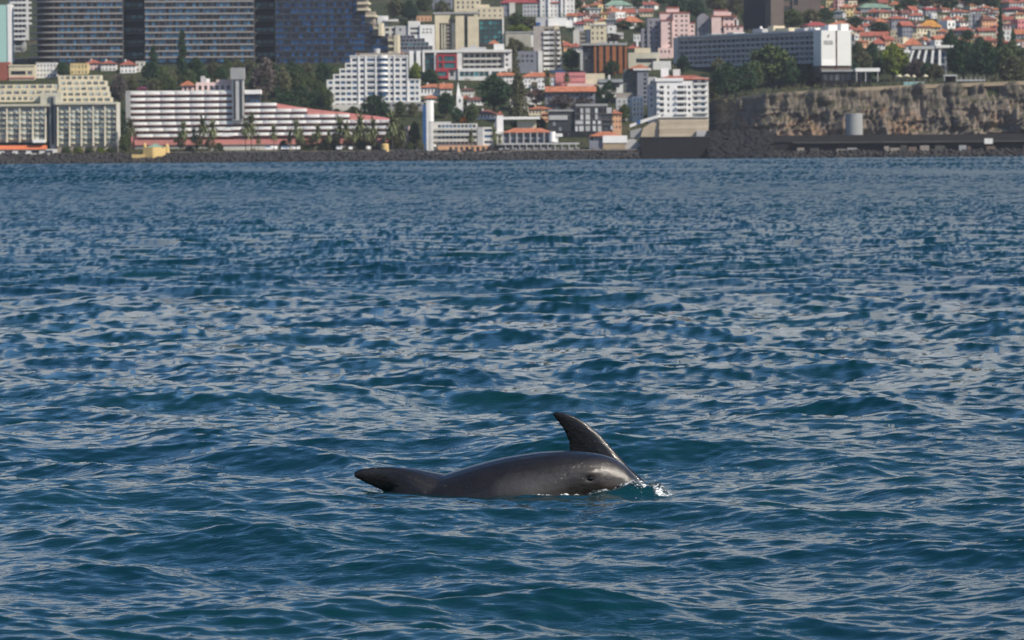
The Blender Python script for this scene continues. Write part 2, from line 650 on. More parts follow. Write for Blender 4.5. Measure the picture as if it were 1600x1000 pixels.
# ------------------------------------------------------------------ the dolphins
def dolphin_mat(name='wet_dolphin_skin', fin=False):
    m, nt, bs = new_mat(name)
    tc = nt.nodes.new('ShaderNodeTexCoord')
    n1 = noise(nt, 6.0, 5, 0.6)
    base = ramp(nt, n1, [(0.3, (0.0085, 0.0070, 0.0060)), (0.7, (0.0160, 0.0132, 0.0112))])
    # pale blaze behind the eye and pale lower flank
    def blob(loc, sx, sy, sz, lo, hi):
        mp = nt.nodes.new('ShaderNodeMapping')
        mp.vector_type = 'TEXTURE'
        mp.inputs['Location'].default_value = loc
        mp.inputs['Scale'].default_value = (sx, sy, sz)
        nt.links.new(tc.outputs['Object'], mp.inputs[0])
        ln = nt.nodes.new('ShaderNodeVectorMath')
        ln.operation = 'LENGTH'
        nt.links.new(mp.outputs[0], ln.inputs[0])
        nz = noise(nt, 9.0, 3)
        ad = nt.nodes.new('ShaderNodeMath')
        ad.operation = 'MULTIPLY_ADD'
        nt.links.new(nz, ad.inputs[0])
        ad.inputs[1].default_value = 0.5
        nt.links.new(ln.outputs['Value'], ad.inputs[2])
        return ramp(nt, ad.outputs[0], [(lo, (1, 1, 1)), (hi, (0, 0, 0))])
    c = mix_col(nt, blob((0.10, -0.2, 0.045), 0.30, 0.6, 0.13, 0.3, 1.15), base, (0.060, 0.055, 0.052))
    c = mix_col(nt, blob((0.46, -0.2, 0.13), 0.20, 0.6, 0.10, 0.2, 1.2), c, (0.062, 0.052, 0.045))
    c = mix_col(nt, blob((0.55, -0.2, 0.06), 0.16, 0.6, 0.05, 0.2, 1.2), c, (0.085, 0.078, 0.074))
    c = mix_col(nt, blob((0.398, -0.2, 0.088), 0.062, 0.6, 0.036, 0.30, 1.3), c, (0.009, 0.0078, 0.007))
    # the back fin is darker than the flank
    c = mix_col(nt, blob((-0.80, 0, 0.10), 0.62, 0.9, 0.6, 0.35, 1.3), c, (0.0055, 0.0047, 0.0042))
    # scratches and small pale scars
    sp = noise(nt, 60.0, 2, 0.5, 'Object', (1, 1, 1.6))
    c = mix_col(nt, ramp(nt, sp, [(0.715, (0, 0, 0)), (0.76, (.6, .6, .6))]), c, (0.14, 0.13, 0.13))
    if fin:
        c = ramp(nt, n1, [(0.3, (0.0040, 0.0034, 0.0030)), (0.7, (0.0075, 0.0062, 0.0054))])
        c = mix_col(nt, ramp(nt, sp, [(0.70, (0, 0, 0)), (0.76, (.5, .5, .5))]), c, (0.16, 0.15, 0.15))
    nt.links.new(c, bs.inputs['Base Color'])
    bs.inputs['Roughness'].default_value = 0.38
    bs.inputs['IOR'].default_value = 1.36
    bs.inputs['Coat Weight'].default_value = 0.5
    bs.inputs['Coat Roughness'].default_value = 0.07
    bp = nt.nodes.new('ShaderNodeBump')
    bp.inputs['Strength'].default_value = 0.3
    bp.inputs['Distance'].default_value = 0.01
    nt.links.new(noise(nt, 30.0, 6, 0.65), bp.inputs['Height'])
    nt.links.new(bp.outputs[0], bs.inputs['Normal'])
    cb = nt.nodes.new('ShaderNodeBump')      # film of water running off the skin
    cb.inputs['Strength'].default_value = 0.7
    cb.inputs['Distance'].default_value = 0.012
    nt.links.new(noise(nt, 38.0, 3, 0.6, 'Object', (0.8, 1, 1.3)), cb.inputs['Height'])
    nt.links.new(cb.outputs[0], bs.inputs['Coat Normal'])
    return m

SKIN = dolphin_mat()

def catmull(pts, m):
    pts = [np.array(p, float) for p in pts]
    pts = [2 * pts[0] - pts[1]] + pts + [2 * pts[-1] - pts[-2]]
    out = []
    for i in range(1, len(pts) - 2):
        p0, p1, p2, p3 = pts[i - 1:i + 3]
        for k in range(m):
            t = k / m
            out.append(0.5 * ((2 * p1) + (-p0 + p2) * t + (2 * p0 - 5 * p1 + 4 * p2 - p3) * t * t + (-p0 + 3 * p1 - 3 * p2 + p3) * t ** 3))
    out.append(pts[-2])
    return out

def loft(bm, rings):
    vr = [[bm.verts.new(p) for p in r] for r in rings]
    n = len(rings[0])
    for a, b in zip(vr[:-1], vr[1:]):
        for i in range(n):
            j = (i + 1) % n
            bm.faces.new((a[i], a[j], b[j], b[i]))
    bm.faces.new(list(reversed(vr[0])))
    bm.faces.new(vr[-1])

def body_rings(stations, m=5, n=28):
    """stations: x, centre y, centre z, half height, half width"""
    rings = []
    for x, cy, cz, hh, hw in catmull(stations, m):
        rings.append([(x, cy + hw * math.cos(2 * math.pi * i / n), cz + hh * math.sin(2 * math.pi * i / n)) for i in range(n)])
    return rings

def fin_rings(lead, trail, thick, m=5, n=16, ynorm=(0, 1, 0)):
    """lead, trail: matching 3-D points from root to tip; thick: full thickness at each"""
    L = catmull(lead, m)
    T = catmull(trail, m)
    H = catmull([(t,) for t in thick], m)
    yn = np.array(ynorm, float)
    rings = []
    for a, b, h in zip(L, T, H):
        r = []
        for i in range(n):
            t = 2 * math.pi * i / n
            u = 0.5 - 0.5 * math.cos(t)                 # 0 lead .. 1 trail
            s = math.sin(t) * (1.15 - 0.75 * u)          # blunt nose, thin rear
            r.append(tuple(a + (b - a) * u + yn * s * h[0] * 0.5))
        rings.append(r)
    return rings

def fuse(name, bm, voxel, parent=None, post=None):
    bmesh.ops.recalc_face_normals(bm, faces=bm.faces)
    me = bpy.data.meshes.new(name)
    bm.to_mesh(me)
    bm.free()
    ob = link(name, me)
    md = ob.modifiers.new('r', 'REMESH')
    md.mode = 'VOXEL'
    md.voxel_size = voxel
    sm = ob.modifiers.new('s', 'SMOOTH')
    sm.factor = 0.5
    sm.iterations = 7
    dg = bpy.context.evaluated_depsgraph_get()
    me2 = bpy.data.meshes.new_from_object(ob.evaluated_get(dg))
    me2.name = name
    ob.modifiers.clear()
    ob.data = me2
    bpy.data.meshes.remove(me)
    if post:
        co = np.empty(len(me2.vertices) * 3, dtype=np.float32)
        me2.vertices.foreach_get('co', co)
        co = post(co.reshape(-1, 3))
        me2.vertices.foreach_set('co', co.ravel())
    me2.shade_smooth()
    me2.materials.clear()
    me2.materials.append(SKIN)
    me2.update()
    if parent:
        ob.parent = parent
    return ob

def q(px, py, y=0.0):
    """photo pixel on the dolphin's plane -> metres, water line at row 772"""
    return ((px - 800) / 300.0, y, (772 - py) / 300.0)

# --- the dolphin in front: head, flank and the leaning tip of its own back fin
bm = bmesh.new()
st = []
for px, top, r, ry, cy in ((1046, 786, .016, .020, -.02), (1032, 778, .030, .036, -.02), (1008, 762, .046, .054, -.015), (992, 746, .068, .072, -.01),
                           (979, 731.5, .090, .090, -.005), (960, 718, .112, .108, 0), (938, 710.5, .132, .130, 0), (912, 706.3, .152, .150, 0),
                           (885, 704.5, .175, .170, 0), (850, 705.3, .200, .192, 0), (810, 710, .220, .210, 0), (770, 717.5, .232, .222, 0),
                           (730, 728, .238, .226, 0), (690, 740.5, .236, .224, 0), (640, 757, .226, .212, .005), (580, 780, .200, .185, .01),
                           (500, 812, .160, .140, .02), (420, 842, .115, .090, .03), (350, 864, .080, .050, .04), (300, 880, .050, .030, .05)):
    x, _, z = q(px, top)
    st.append((x, cy, z - r, r, ry))
st1 = list(st)
loft(bm, body_rings(st))
# leaning dorsal fin
lead = [q(712, 745, .0), q(682, 739, -.02), q(648, 731.5, -.04), q(615, 727, -.055), q(590, 726.3, -.065), q(569, 727.5, -.075), q(556, 731, -.08), q(550.5, 735.5, -.082)]
trail = [q(585, 815, .0), q(588, 790, -.02), q(600, 772, -.04), q(602, 769, -.055), q(587, 760.5, -.065), q(571, 753, -.075), q(559, 746.5, -.08), q(551, 741.5, -.082)]
loft(bm, fin_rings(lead, trail, [.40, .30, .19, .095, .054, .034, .024, .016], ynorm=(0, .97, .2)))
# flukes, below the water
for s in (-1, 1):
    lead = [(-1.63, .05, -.52), (-1.74, .05 + s * .14, -.55), (-1.86, .05 + s * .28, -.57)]
    trail = [(-1.84, .05, -.56), (-1.86, .05 + s * .14, -.575), (-1.885, .05 + s * .285, -.575)]
    loft(bm, fin_rings(lead, trail, [.04, .025, .008], ynorm=(0, 0, 1)))
# flippers, below the water
for s in (-1, 1):
    lead = [(.22, s * .13, -.06), (.10, s * .24, -.17), (-.05, s * .30, -.25)]
    trail = [(.08, s * .13, -.08), (-.02, s * .23, -.19), (-.07, s * .30, -.255)]
    loft(bm, fin_rings(lead, trail, [.05, .03, .01], ynorm=(.3, 0, .95)))

EYE = (0.398, 0.0, 0.088)
def face(co):
    # the eye's hollow and brow, the line of the mouth
    x, y, z = co[:, 0].copy(), co[:, 1].copy(), co[:, 2].copy()
    near = y < 0
    g = np.exp(-(((x - EYE[0]) / .022) ** 2 + ((z - EYE[2]) / .014) ** 2)) * near
    co[:, 1] += g * .008
    g = np.exp(-(((x - EYE[0] - .006) / .05) ** 2 + ((z - EYE[2] - .034) / .016) ** 2)) * near
    co[:, 1] -= g * .007
    # small nicks along the rear edge of the fin
    return co

d1 = thing('dolphin', 'dolphin at the surface showing its head with the eye and its dark glossy flank', 'dolphin', (0, DY, 0.0), 0.0, 'dolphins')
fuse('body', bm, 0.0075, d1, face)
# the eye
yb = -0.1275
def eye_on(parent, x, z, r, body):
    dg = bpy.context.evaluated_depsgraph_get()
    hit, loc, nrm, _ = body.ray_cast(Vector((x, -2, z)), Vector((0, 1, 0)))
    return loc if hit else Vector((x, -.13, z))
bpy.context.view_layer.update()
bo = [c for c in d1.children][0]
el = eye_on(d1, EYE[0], EYE[2], .012, bo)
m_eye, nt_, b_ = new_mat('dolphin_eye')
b_.inputs['Base Color'].default_value = (0.004, 0.003, 0.003, 1)
b_.inputs['Roughness'].default_value = 0.08
bm = bmesh.new()
bmesh.ops.create_uvsphere(bm, u_segments=20, v_segments=12, radius=1.0)
for v_ in bm.verts:
    v_.co = Vector((v_.co.x * .019, v_.co.y * .009, v_.co.z * .0120))
me = bpy.data.meshes.new('eye')
bm.to_mesh(me)
bm.free()
me.shade_smooth()
me.materials.append(m_eye)
link('eye', me, d1, el + Vector((0, -.0025, 0)))

# --- the dolphin behind: only its tall back fin breaks the surface
bm = bmesh.new()
st = []
for px, top, r in ((1420, 888, .016), (1370, 878, .045), (1345, 865, .085), (1300, 848, .13), (1230, 830, .18), (1150, 808, .22), (1060, 782, .24),
                   (985, 762, .245), (930, 754, .245), (880, 758, .24), (800, 778, .225), (700, 790, .19), (600, 824, .14), (520, 850, .09), (460, 868, .05)):
    x, _, z = q(px, top)
    st.append((x, 0, z - r, r, r * .94))
loft(bm, body_rings(st))
lead = [q(1012, 764), q(984, 738), q(966, 718), q(944, 693), q(920, 671), q(898, 657.5), q(880, 651.5), q(868, 650.5), q(863.5, 652.5)]
trail = [q(878, 772), q(886, 745), q(889.5, 722), q(889, 704), q(885, 690), q(878.5, 677), q(870.5, 666), q(865, 659), q(862.5, 655)]
loft(bm, fin_rings(lead, trail, [.11, .08, .062, .048, .038, .028, .020, .012, .005]))
for s in (-1, 1):
    lead = [(-1.10, 0, -.40), (-1.22, s * .14, -.43), (-1.36, s * .28, -.45)]
    trail = [(-1.32, 0, -.44), (-1.35, s * .14, -.455), (-1.385, s * .285, -.455)]
    loft(bm, fin_rings(lead, trail, [.04, .025, .008], ynorm=(0, 0, 1)))
def nick(co):
    x, y, z = co[:, 0], co[:, 1], co[:, 2]
    return co
d2 = thing('dolphin', 'dolphin hidden below the surface with only its tall curved back fin showing', 'dolphin', (0, DY + .42, 0.0), 0.0, 'dolphins')
o2 = fuse('body', bm, 0.0075, d2, nick)
o2.data.materials.clear()
o2.data.materials.append(dolphin_mat('dark_fin_skin', True))

# --- foam and drops where the head breaks the surface
def white_water():
    m, nt, bs = new_mat('white_water')
    bs.inputs['Base Color'].default_value = (0.80, 0.83, 0.85, 1)
    bs.inputs['Roughness'].default_value = 0.15
    bs.inputs['Transmission Weight'].default_value = 0.55
    bs.inputs['IOR'].default_value = 1.333
    return m
ico = bmesh.new()
bmesh.ops.create_icosphere(ico, subdivisions=1, radius=1.0)
iv_ = np.array([v_.co[:] for v_ in ico.verts])
if_ = np.array([[v_.index for v_ in f.verts] for f in ico.faces])
ico.free()
fr = np.random.default_rng(77)
pts = []
def flank(x):
    """near-side waterline of the dolphin in front"""
    X_ = np.array([s_[0] for s_ in st1])[::-1]
    hw = np.array([s_[4] for s_ in st1])[::-1]
    cz = np.array([s_[2] for s_ in st1])[::-1]
    hh = np.array([s_[3] for s_ in st1])[::-1]
    w_, c_, h_ = np.interp(x, X_, hw), np.interp(x, X_, cz), np.interp(x, X_, hh)
    return -w_ * np.sqrt(np.clip(1 - (c_ / h_) ** 2, 0.02, 1))
for n_, xa, xb, out_, ra, rb, up in ((420, .10, .42, .014, .0015, .0042, .0), (600, .40, .64, .022, .0015, .0042, .004), (170, .58, .80, .060, .0010, .0028, .016),
                                     (60, -.80, -.66, .03, .0012, .0030, .0), (22, .45, .86, .12, .0010, .0016, .05)):
    for _ in range(n_):
        x = xa + (xb - xa) * fr.random()
        if math.sin(x * 61) + math.sin(x * 143 + 1) + fr.normal() * .6 < -.2:
            continue
        y = DY + float(flank(x)) - abs(fr.normal()) * out_ + .004
        pts.append((x, y, ra + (rb - ra) * fr.random() ** 2, abs(fr.normal()) * up))
pa = np.array(pts)
_, _, hz0, _ = sea(pa[:, 0], pa[:, 1])
V_, F_ = [], []
for i, (x, y, r_, up) in enumerate(pa):
    p = iv_ * r_ * (0.7 + .6 * fr.random((len(iv_), 1))) * np.array([1.5, 1.2, .8]) + np.array([x, y, hz0[i] + up + r_ * .3])
    V_.append(p)
    F_.append(if_ + len(iv_) * i)
foam = raw_mesh('splash', np.concatenate(V_), np.concatenate(F_), white_water())
stuff(link('splash', foam), 'white foam and drops along the dolphin\'s head where it breaks the water', 'splash')

# --- the glassy hump of water thrown up over the beak, streaked with air
nxg, nyg = 190, 90
gxx, gyy = np.meshgrid(np.linspace(.10, .86, nxg), np.linspace(-.34, .16, nyg), indexing='xy')
_, _, gz0, _ = sea(gxx.ravel(), DY + gyy.ravel())
gz0 = gz0.reshape(gxx.shape)
n1_ = smooth_noise(gxx.shape, 5.5, 51)
n2_ = smooth_noise(gxx.shape, 13.0, 52)
env = np.interp(gxx, [.10, .14, .40, .55, .62, .66, .72, .765, .80, .84], [0, .010, .014, .018, .018, .014, .014, .018, .012, 0])
cy_ = np.interp(gxx, [.10, .62, .70, .84], [0, 0, 1, 1])
fl = np.array([float(flank(v)) for v in gxx[0]])[None, :]
yc = fl * (1 - cy_) + (-.075) * cy_ - .004
sg = np.interp(gxx, [.10, .5, .66, .84], [.010, .020, .060, .065])
dome = env * np.exp(-((gyy - yc) / sg) ** 2) * np.clip(1 + .30 * n1_ + .35 * n2_, .2, 1.9)
hgt = gz0 + dome + .0015 * n1_ * np.clip(dome * 60, 0, 1) - .008 * np.exp(-(dome / .004) ** 2)
sp_v = np.stack([gxx.ravel(), DY + gyy.ravel(), hgt.ravel()], -1)
def aerated():
    m, nt, bs = new_mat('aerated_water')
    a = noise(nt, 55.0, 5, 0.7, 'Object', (1.0, 1.0, 1.6))
    b2_ = noise(nt, 14.0, 3, 0.6)
    k = nt.nodes.new('ShaderNodeMath'); k.operation = 'MULTIPLY'
    nt.links.new(a, k.inputs[0]); nt.links.new(b2_, k.inputs[1])
    c = ramp(nt, k.outputs[0], [(0.19, (0.004, 0.013, 0.017)), (0.25, (0.08, 0.10, 0.105)), (0.30, (0.74, 0.77, 0.79))])
    nt.links.new(c, bs.inputs['Base Color'])
    bs.inputs['Roughness'].default_value = 0.05
    bs.inputs['IOR'].default_value = 1.333
    bp = nt.nodes.new('ShaderNodeBump')
    bp.inputs['Strength'].default_value = 0.9
    bp.inputs['Distance'].default_value = 0.012
    nt.links.new(a, bp.inputs['Height'])
    nt.links.new(bp.outputs[0], bs.inputs['Normal'])
    return m
keep = (dome > .0012)
gf = grid_faces(nyg, nxg)
kk = keep.ravel()[gf].any(axis=1)
hump = raw_mesh('bow_wave', sp_v, gf[kk], aerated())
stuff(link('bow_wave', hump), 'glassy hump of churned water over the beak of the dolphin', 'splash')
# ------------------------------------------------------------------ the land
def land_mat():
    m, nt, bs = new_mat('hillside_scrub')
    a = noise(nt, 0.03, 6, 0.6)
    b = noise(nt, 0.35, 5, 0.7)
    c = ramp(nt, a, [(0.35, (0.030, 0.042, 0.018)), (0.55, (0.050, 0.055, 0.026)), (0.72, (0.110, 0.085, 0.055))])
    c = mix_col(nt, ramp(nt, b, [(0.4, (0, 0, 0)), (0.7, (.8, .8, .8))]), c, (0.022, 0.032, 0.014))
    nt.links.new(c, bs.inputs['Base Color'])
    bs.inputs['Roughness'].default_value = 0.95
    bs.inputs['Specular IOR Level'].default_value = 0.1
    return m

lx = np.concatenate([np.linspace(-1500, -420, 30)[:-1], np.linspace(-420, 420, 281), np.linspace(420, 1500, 30)[1:]])
ly = np.concatenate([np.linspace(2060, 2330, 136)[:-1], np.linspace(2330, 3100, 110)[:-1], np.linspace(3100, 5600, 60)])
gy, gx = np.meshgrid(ly, lx, indexing='ij')
gz = terrain_z(gx, gy)
nz_ = smooth_noise(gz.shape, 5.0, 4)
gz = gz + nz_ * np.clip((gy - 2160) / 900, 0, 1) * 1.2 - 0.25
terr = raw_mesh('hillside', np.stack([gx.ravel(), gy.ravel(), gz.ravel()], -1), grid_faces(len(ly), len(lx)), land_mat())
structure(link('hillside', terr))
# ------------------------------------------------------------------ kit for buildings and trees
WHITE = wall_mat('white_render', (0.74, 0.73, 0.70))
WHITE2 = wall_mat('bright_white_render', (0.82, 0.81, 0.79), stain=0.1)
OFFWHITE = wall_mat('off_white_render', (0.60, 0.58, 0.53))
CREAM = wall_mat('cream_render', (0.66, 0.58, 0.42))
IVORY = wall_mat('ivory_render', (0.56, 0.53, 0.42))
PALEYEL = wall_mat('pale_yellow_render', (0.70, 0.55, 0.28))
YELLOW = wall_mat('ochre_yellow_render', (0.62, 0.45, 0.19))
PINK = wall_mat('pink_render', (0.76, 0.56, 0.52))
SALMON = wall_mat('salmon_render', (0.56, 0.23, 0.20))
ROSE = wall_mat('rose_render', (0.62, 0.24, 0.24))
PEACH = wall_mat('peach_render', (0.70, 0.40, 0.24))
GREY = wall_mat('grey_concrete', (0.34, 0.34, 0.34))
LGREY = wall_mat('light_grey_concrete', (0.48, 0.48, 0.48))
DGREY = wall_mat('dark_grey_cladding', (0.045, 0.05, 0.055))
BLUEGREY = wall_mat('blue_grey_render', (0.22, 0.23, 0.27))
TAUPE = wall_mat('taupe_concrete', (0.30, 0.26, 0.22))
BEIGE = wall_mat('beige_stone', (0.42, 0.33, 0.22))
BROWN = wall_mat('brown_stone', (0.16, 0.115, 0.09))
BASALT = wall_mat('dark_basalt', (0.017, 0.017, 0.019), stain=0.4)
QUAYST = wall_mat('quay_concrete', (0.085, 0.080, 0.075), stain=0.4)
ORANGE = wall_mat('orange_panel', (0.31, 0.12, 0.048), var=0.08)
TEALW = wall_mat('pale_teal_panel', (0.36, 0.56, 0.52), stain=0.05)
REDF = wall_mat('red_frame_paint', (0.42, 0.05, 0.06))
BLUEP = wall_mat('blue_panel', (0.03, 0.10, 0.26))
AWN = wall_mat('orange_awning', (0.62, 0.18, 0.08))
GREENR = roof_mat('green_copper_roof', (0.22, 0.32, 0.25))
GREYR = roof_mat('grey_sheet_roof', (0.22, 0.24, 0.24))
TERRA = roof_mat('orange_tile_roof', (0.44, 0.165, 0.090))
REDR = roof_mat('red_tile_roof', (0.36, 0.118, 0.082))
CRIM = roof_mat('crimson_tile_roof', (0.32, 0.075, 0.075))
BROWNR = roof_mat('brown_tile_roof', (0.20, 0.09, 0.07))
OCHRER = roof_mat('ochre_tile_roof', (0.58, 0.28, 0.07))
G_DARK = glass_mat('dark_window_glass', (0.010, 0.013, 0.020), (0.12, 0.13, 0.14), 0.12)
G_BLUE = glass_mat('blue_window_glass', (0.012, 0.03, 0.07), (0.05, 0.14, 0.28), 0.35)
G_TOWER = glass_mat('tower_glass', (0.006, 0.014, 0.028), (0.08, 0.28, 0.48), 0.5)
G_TOWER2 = glass_mat('shaded_tower_glass', (0.004, 0.020, 0.055), (0.03, 0.20, 0.50), 0.5)  # right tower's glass, darkened in colour for its shaded front
G_TEAL = glass_mat('teal_window_glass', (0.02, 0.08, 0.09), (0.05, 0.24, 0.26), 0.3)
G_GREY = glass_mat('grey_window_glass', (0.05, 0.055, 0.065), (0.30, 0.32, 0.34), 0.35)
BARK = wall_mat('tree_bark', (0.075, 0.055, 0.04))

PANES = {}
def pane(w, h, mat):
    key = (round(w, 1), round(h, 1), mat.name)
    if key not in PANES:
        b = MB()
        b.box(-w / 2, w / 2, 0, 0.12, -h / 2, h / 2)
        b.box(-w / 2 + w * 0.02, w / 2 - w * 0.02, -0.05, 0.0, -0.04, 0.04)
        PANES[key] = b.mesh('window', mat)
    return PANES[key]

def cols(n, x0, x1, frac=0.55):
    p = (x1 - x0) / n
    return [(x0 + p * (i + 0.5 - frac / 2), x0 + p * (i + 0.5 + frac / 2)) for i in range(n)]

class B:
    """a building laid out by photo columns and rows at its own distance; built in metres"""
    def __init__(s, name, label, x0, x1, yb, D=None, rz=0.0, cat='building', group=None, depth=12.0, back=0.0):
        s.xm = (x0 + x1) / 2
        s.yb = yb
        s.D = (D or ground(s.xm, yb)) + back
        s.k = s.D / F
        s.c = math.cos(rz)
        s.depth = depth
        s.o = thing(name, label, cat, W(s.xm, yb, s.D), rz, group)
    def X(s, px):
        return (px - s.xm) * s.k / s.c
    def Z(s, py):
        return (s.yb - py) * s.k
    def lo(s, py):
        return s.Z(py) - (5.0 if py >= s.yb - 0.01 else 0.0)
    def box(s, name, mat, x0, x1, yt, yb, f=0.0, b=None, parent=None):
        m = MB()
        m.box(s.X(x0), s.X(x1), f, s.depth if b is None else b, s.lo(yb), s.Z(yt))
        return m.build(name, mat, parent or s.o)
    def poly(s, name, mat, pts, f=0.0, b=None, parent=None):
        m = MB()
        m.prism([(s.X(x), s.Z(y)) for x, y in pts], f, s.depth if b is None else b)
        return m.build(name, mat, parent or s.o)
    def cyl(s, name, mat, px, r, yt, yb, d=0.0, n=18, r2=None, parent=None):
        m = MB()
        x = s.X(px)
        m.tube((x, d, s.lo(yb)), (x, d, s.Z(yt)), r * s.k, (r if r2 is None else r2) * s.k, n)
        return m.build(name, mat, parent or s.o, False)
    def wall(s, mat, x0, x1, yt, yb, cs=(), rs=(), glass=None, f=0.0, b=None, rev=0.35, single=True, skip=(), name='wall'):
        b = s.depth if b is None else b
        xs = [s.X(x0)] + [s.X(v) for c in cs for v in c] + [s.X(x1)]
        zs = [s.lo(yb)] + [s.Z(v) for r in reversed(list(rs)) for v in (r[1], r[0])] + [s.Z(yt)]
        m = MB()
        nr = len(rs)
        for i in range(len(xs) - 1):
            for j in range(len(zs) - 1):
                xa, xb, za, zb = xs[i], xs[i + 1], zs[j], zs[j + 1]
                hole = i % 2 == 1 and j % 2 == 1 and ((i - 1) // 2, nr - 1 - (j - 1) // 2) not in skip
                if hole:
                    m.quad((xa, f, za), (xa, f, zb), (xa, f + rev, zb), (xa, f + rev, za), .5)
                    m.quad((xb, f, zb), (xb, f, za), (xb, f + rev, za), (xb, f + rev, zb), .5)
                    m.quad((xa, f, zb), (xb, f, zb), (xb, f + rev, zb), (xa, f + rev, zb), .5)
                    m.quad((xb, f, za), (xa, f, za), (xa, f + rev, za), (xb, f + rev, za), .5)
                else:
                    m.quad((xa, f, za), (xb, f, za), (xb, f, zb), (xa, f, zb), .5)
        X0, X1, Z0, Z1 = xs[0], xs[-1], zs[0], zs[-1]
        m.quad((X1, f, Z0), (X1, b, Z0), (X1, b, Z1), (X1, f, Z1), .5)
        m.quad((X0, b, Z0), (X0, f, Z0), (X0, f, Z1), (X0, b, Z1), .5)
        m.quad((X1, b, Z0), (X0, b, Z0), (X0, b, Z1), (X1, b, Z1), .5)
        m.quad((X0, f, Z1), (X1, f, Z1), (X1, b, Z1), (X0, b, Z1), .5)
        w = m.build(name, mat, s.o)
        if glass:
            j_ = MB()
            for i, c in enumerate(cs):
                for j, r in enumerate(rs):
                    if (i, j) in skip:
                        continue
                    xa, xb, zb, za = s.X(c[0]), s.X(c[1]), s.Z(r[0]), s.Z(r[1])
                    if single:
                        link('window', pane(xb - xa, zb - za, glass), s.o, ((xa + xb) / 2, f + rev - 0.06, (za + zb) / 2))
                    else:
                        j_.box(xa, xb, f + rev - 0.06, f + rev + .05, za, zb)
            if not single and j_.f:
                stuff(j_.build('window_panes', glass, s.o))
        return w
    def bands(s, mat, x0, x1, ys, h, f=-1.2, b=0.0, name='balcony'):
        """one parapet per storey; ys are the rows of their tops"""
        cache = {}
        for i, y in enumerate(ys):
            a = x0(y) if callable(x0) else x0
            c = x1(y) if callable(x1) else x1
            m = MB()
            m.box(s.X(a), s.X(c), f, b, s.Z(y + h), s.Z(y))
            m.build(name, mat, s.o)
    def piers(s, mat, xs, w, yt, yb, f=-0.4, b=0.0, name='pier'):
        me = None
        for x in xs:
            if me is None:
                m = MB()
                m.box(-w / 2 * s.k, w / 2 * s.k, f, b, s.Z(yb), s.Z(yt))
                me = m.mesh(name, mat)
            link(name, me, s.o, (s.X(x), 0, 0))
    def roof(s, mat, x0, x1, yt, ye, f=0.0, b=None, over=0.7, kind='hip', name='roof'):
        b = s.depth if b is None else b
        X0, X1, Y0, Y1 = s.X(x0) - over, s.X(x1) + over, f - over, b + over
        z0, z1 = s.Z(ye), s.Z(yt)
        d = min((Y1 - Y0) / 2, (X1 - X0) / 2 * 0.98)
        m = MB()
        ym = (Y0 + Y1) / 2
        t = 0.25
        if kind == 'hip':
            A, Bq = (X0 + d, ym, z1), (X1 - d, ym, z1)
            c = [(X0, Y0, z0), (X1, Y0, z0), (X1, Y1, z0), (X0, Y1, z0)]
            m.poly([c[0], c[1], Bq, A]); m.poly([c[1], c[2], Bq]); m.poly([c[2], c[3], A, Bq]); m.poly([c[3], c[0], A])
        else:
            A, Bq = (X0, ym, z1), (X1, ym, z1)
            c = [(X0, Y0, z0), (X1, Y0, z0), (X1, Y1, z0), (X0, Y1, z0)]
            m.poly([c[0], c[1], Bq, A]); m.poly([c[2], c[3], A, Bq]); m.poly([c[1], c[2], Bq]); m.poly([c[3], c[0], A])
        m.box(X0, X1, Y0, Y1, z0 - t, z0)
        return m.build(name, mat, s.o)
    def pent(s, mat, x0, x1, yt, yb, f=-1.5, b=0.0, name='canopy'):
        """sloping awning or lean-to roof"""
        m = MB()
        X0, X1, zt, zb = s.X(x0), s.X(x1), s.Z(yt), s.Z(yb)
        m.quad((X0, f, zb), (X1, f, zb), (X1, b, zt), (X0, b, zt))
        m.quad((X0, f, zb - .2), (X1, f, zb - .2), (X1, f, zb), (X0, f, zb))
        m.poly([(X1, f, zb - .2), (X1, b, zb - .2), (X1, b, zt), (X1, f, zb)])
        m.poly([(X0, f, zb - .2), (X0, f, zb), (X0, b, zt), (X0, b, zb - .2)])
        return m.build(name, mat, s.o)

ORD = ['first', 'second', 'third', 'fourth', 'fifth', 'sixth', 'seventh', 'eighth', 'ninth', 'tenth', 'eleventh', 'twelfth', 'thirteenth',
       'fourteenth', 'fifteenth', 'sixteenth', 'seventeenth', 'eighteenth', 'nineteenth', 'twentieth', 'twenty-first', 'twenty-second',
       'twenty-third', 'twenty-fourth', 'twenty-fifth', 'twenty-sixth', 'twenty-seventh', 'twenty-eighth', 'twenty-ninth', 'thirtieth']

def house(x0, x1, yr, ye, yb, wm, rm, label, kind='hip', rz=0.0, depth=9.0, group=None, D=None, glass=None, name='house', rows=None):
    b = B(name, label, x0, x1, yb, D=D, rz=rz, cat='house', group=group, depth=depth)
    w = x1 - x0
    n = max(1, int(round(w / 5.5)))
    h = yb - ye
    nr = rows or max(1, int(round(h / 7.5)))
    rr = [(ye + h / nr * (i + .28), ye + h / nr * (i + .72)) for i in range(nr)]
    b.wall(wm, x0, x1, ye, yb, cols(n, x0, x1, .42), rr, glass or G_DARK, single=(w / n > 8.5))
    if rm is not None:
        rf = b.roof(rm, x0, x1, yr, ye, kind=kind)
        m = MB()
        cx, cz = b.X(x0 + w * .3), b.Z(yr + (ye - yr) * .35)
        m.box(cx - .4, cx + .4, depth * .55, depth * .55 + .8, cz - 1.0, cz + 1.3)
        m.build('chimney', wm, rf)
    else:
        b.box('parapet', wm, x0 - .4, x1 + .4, ye - 1.2, ye, -.15, depth + .15)
    return b

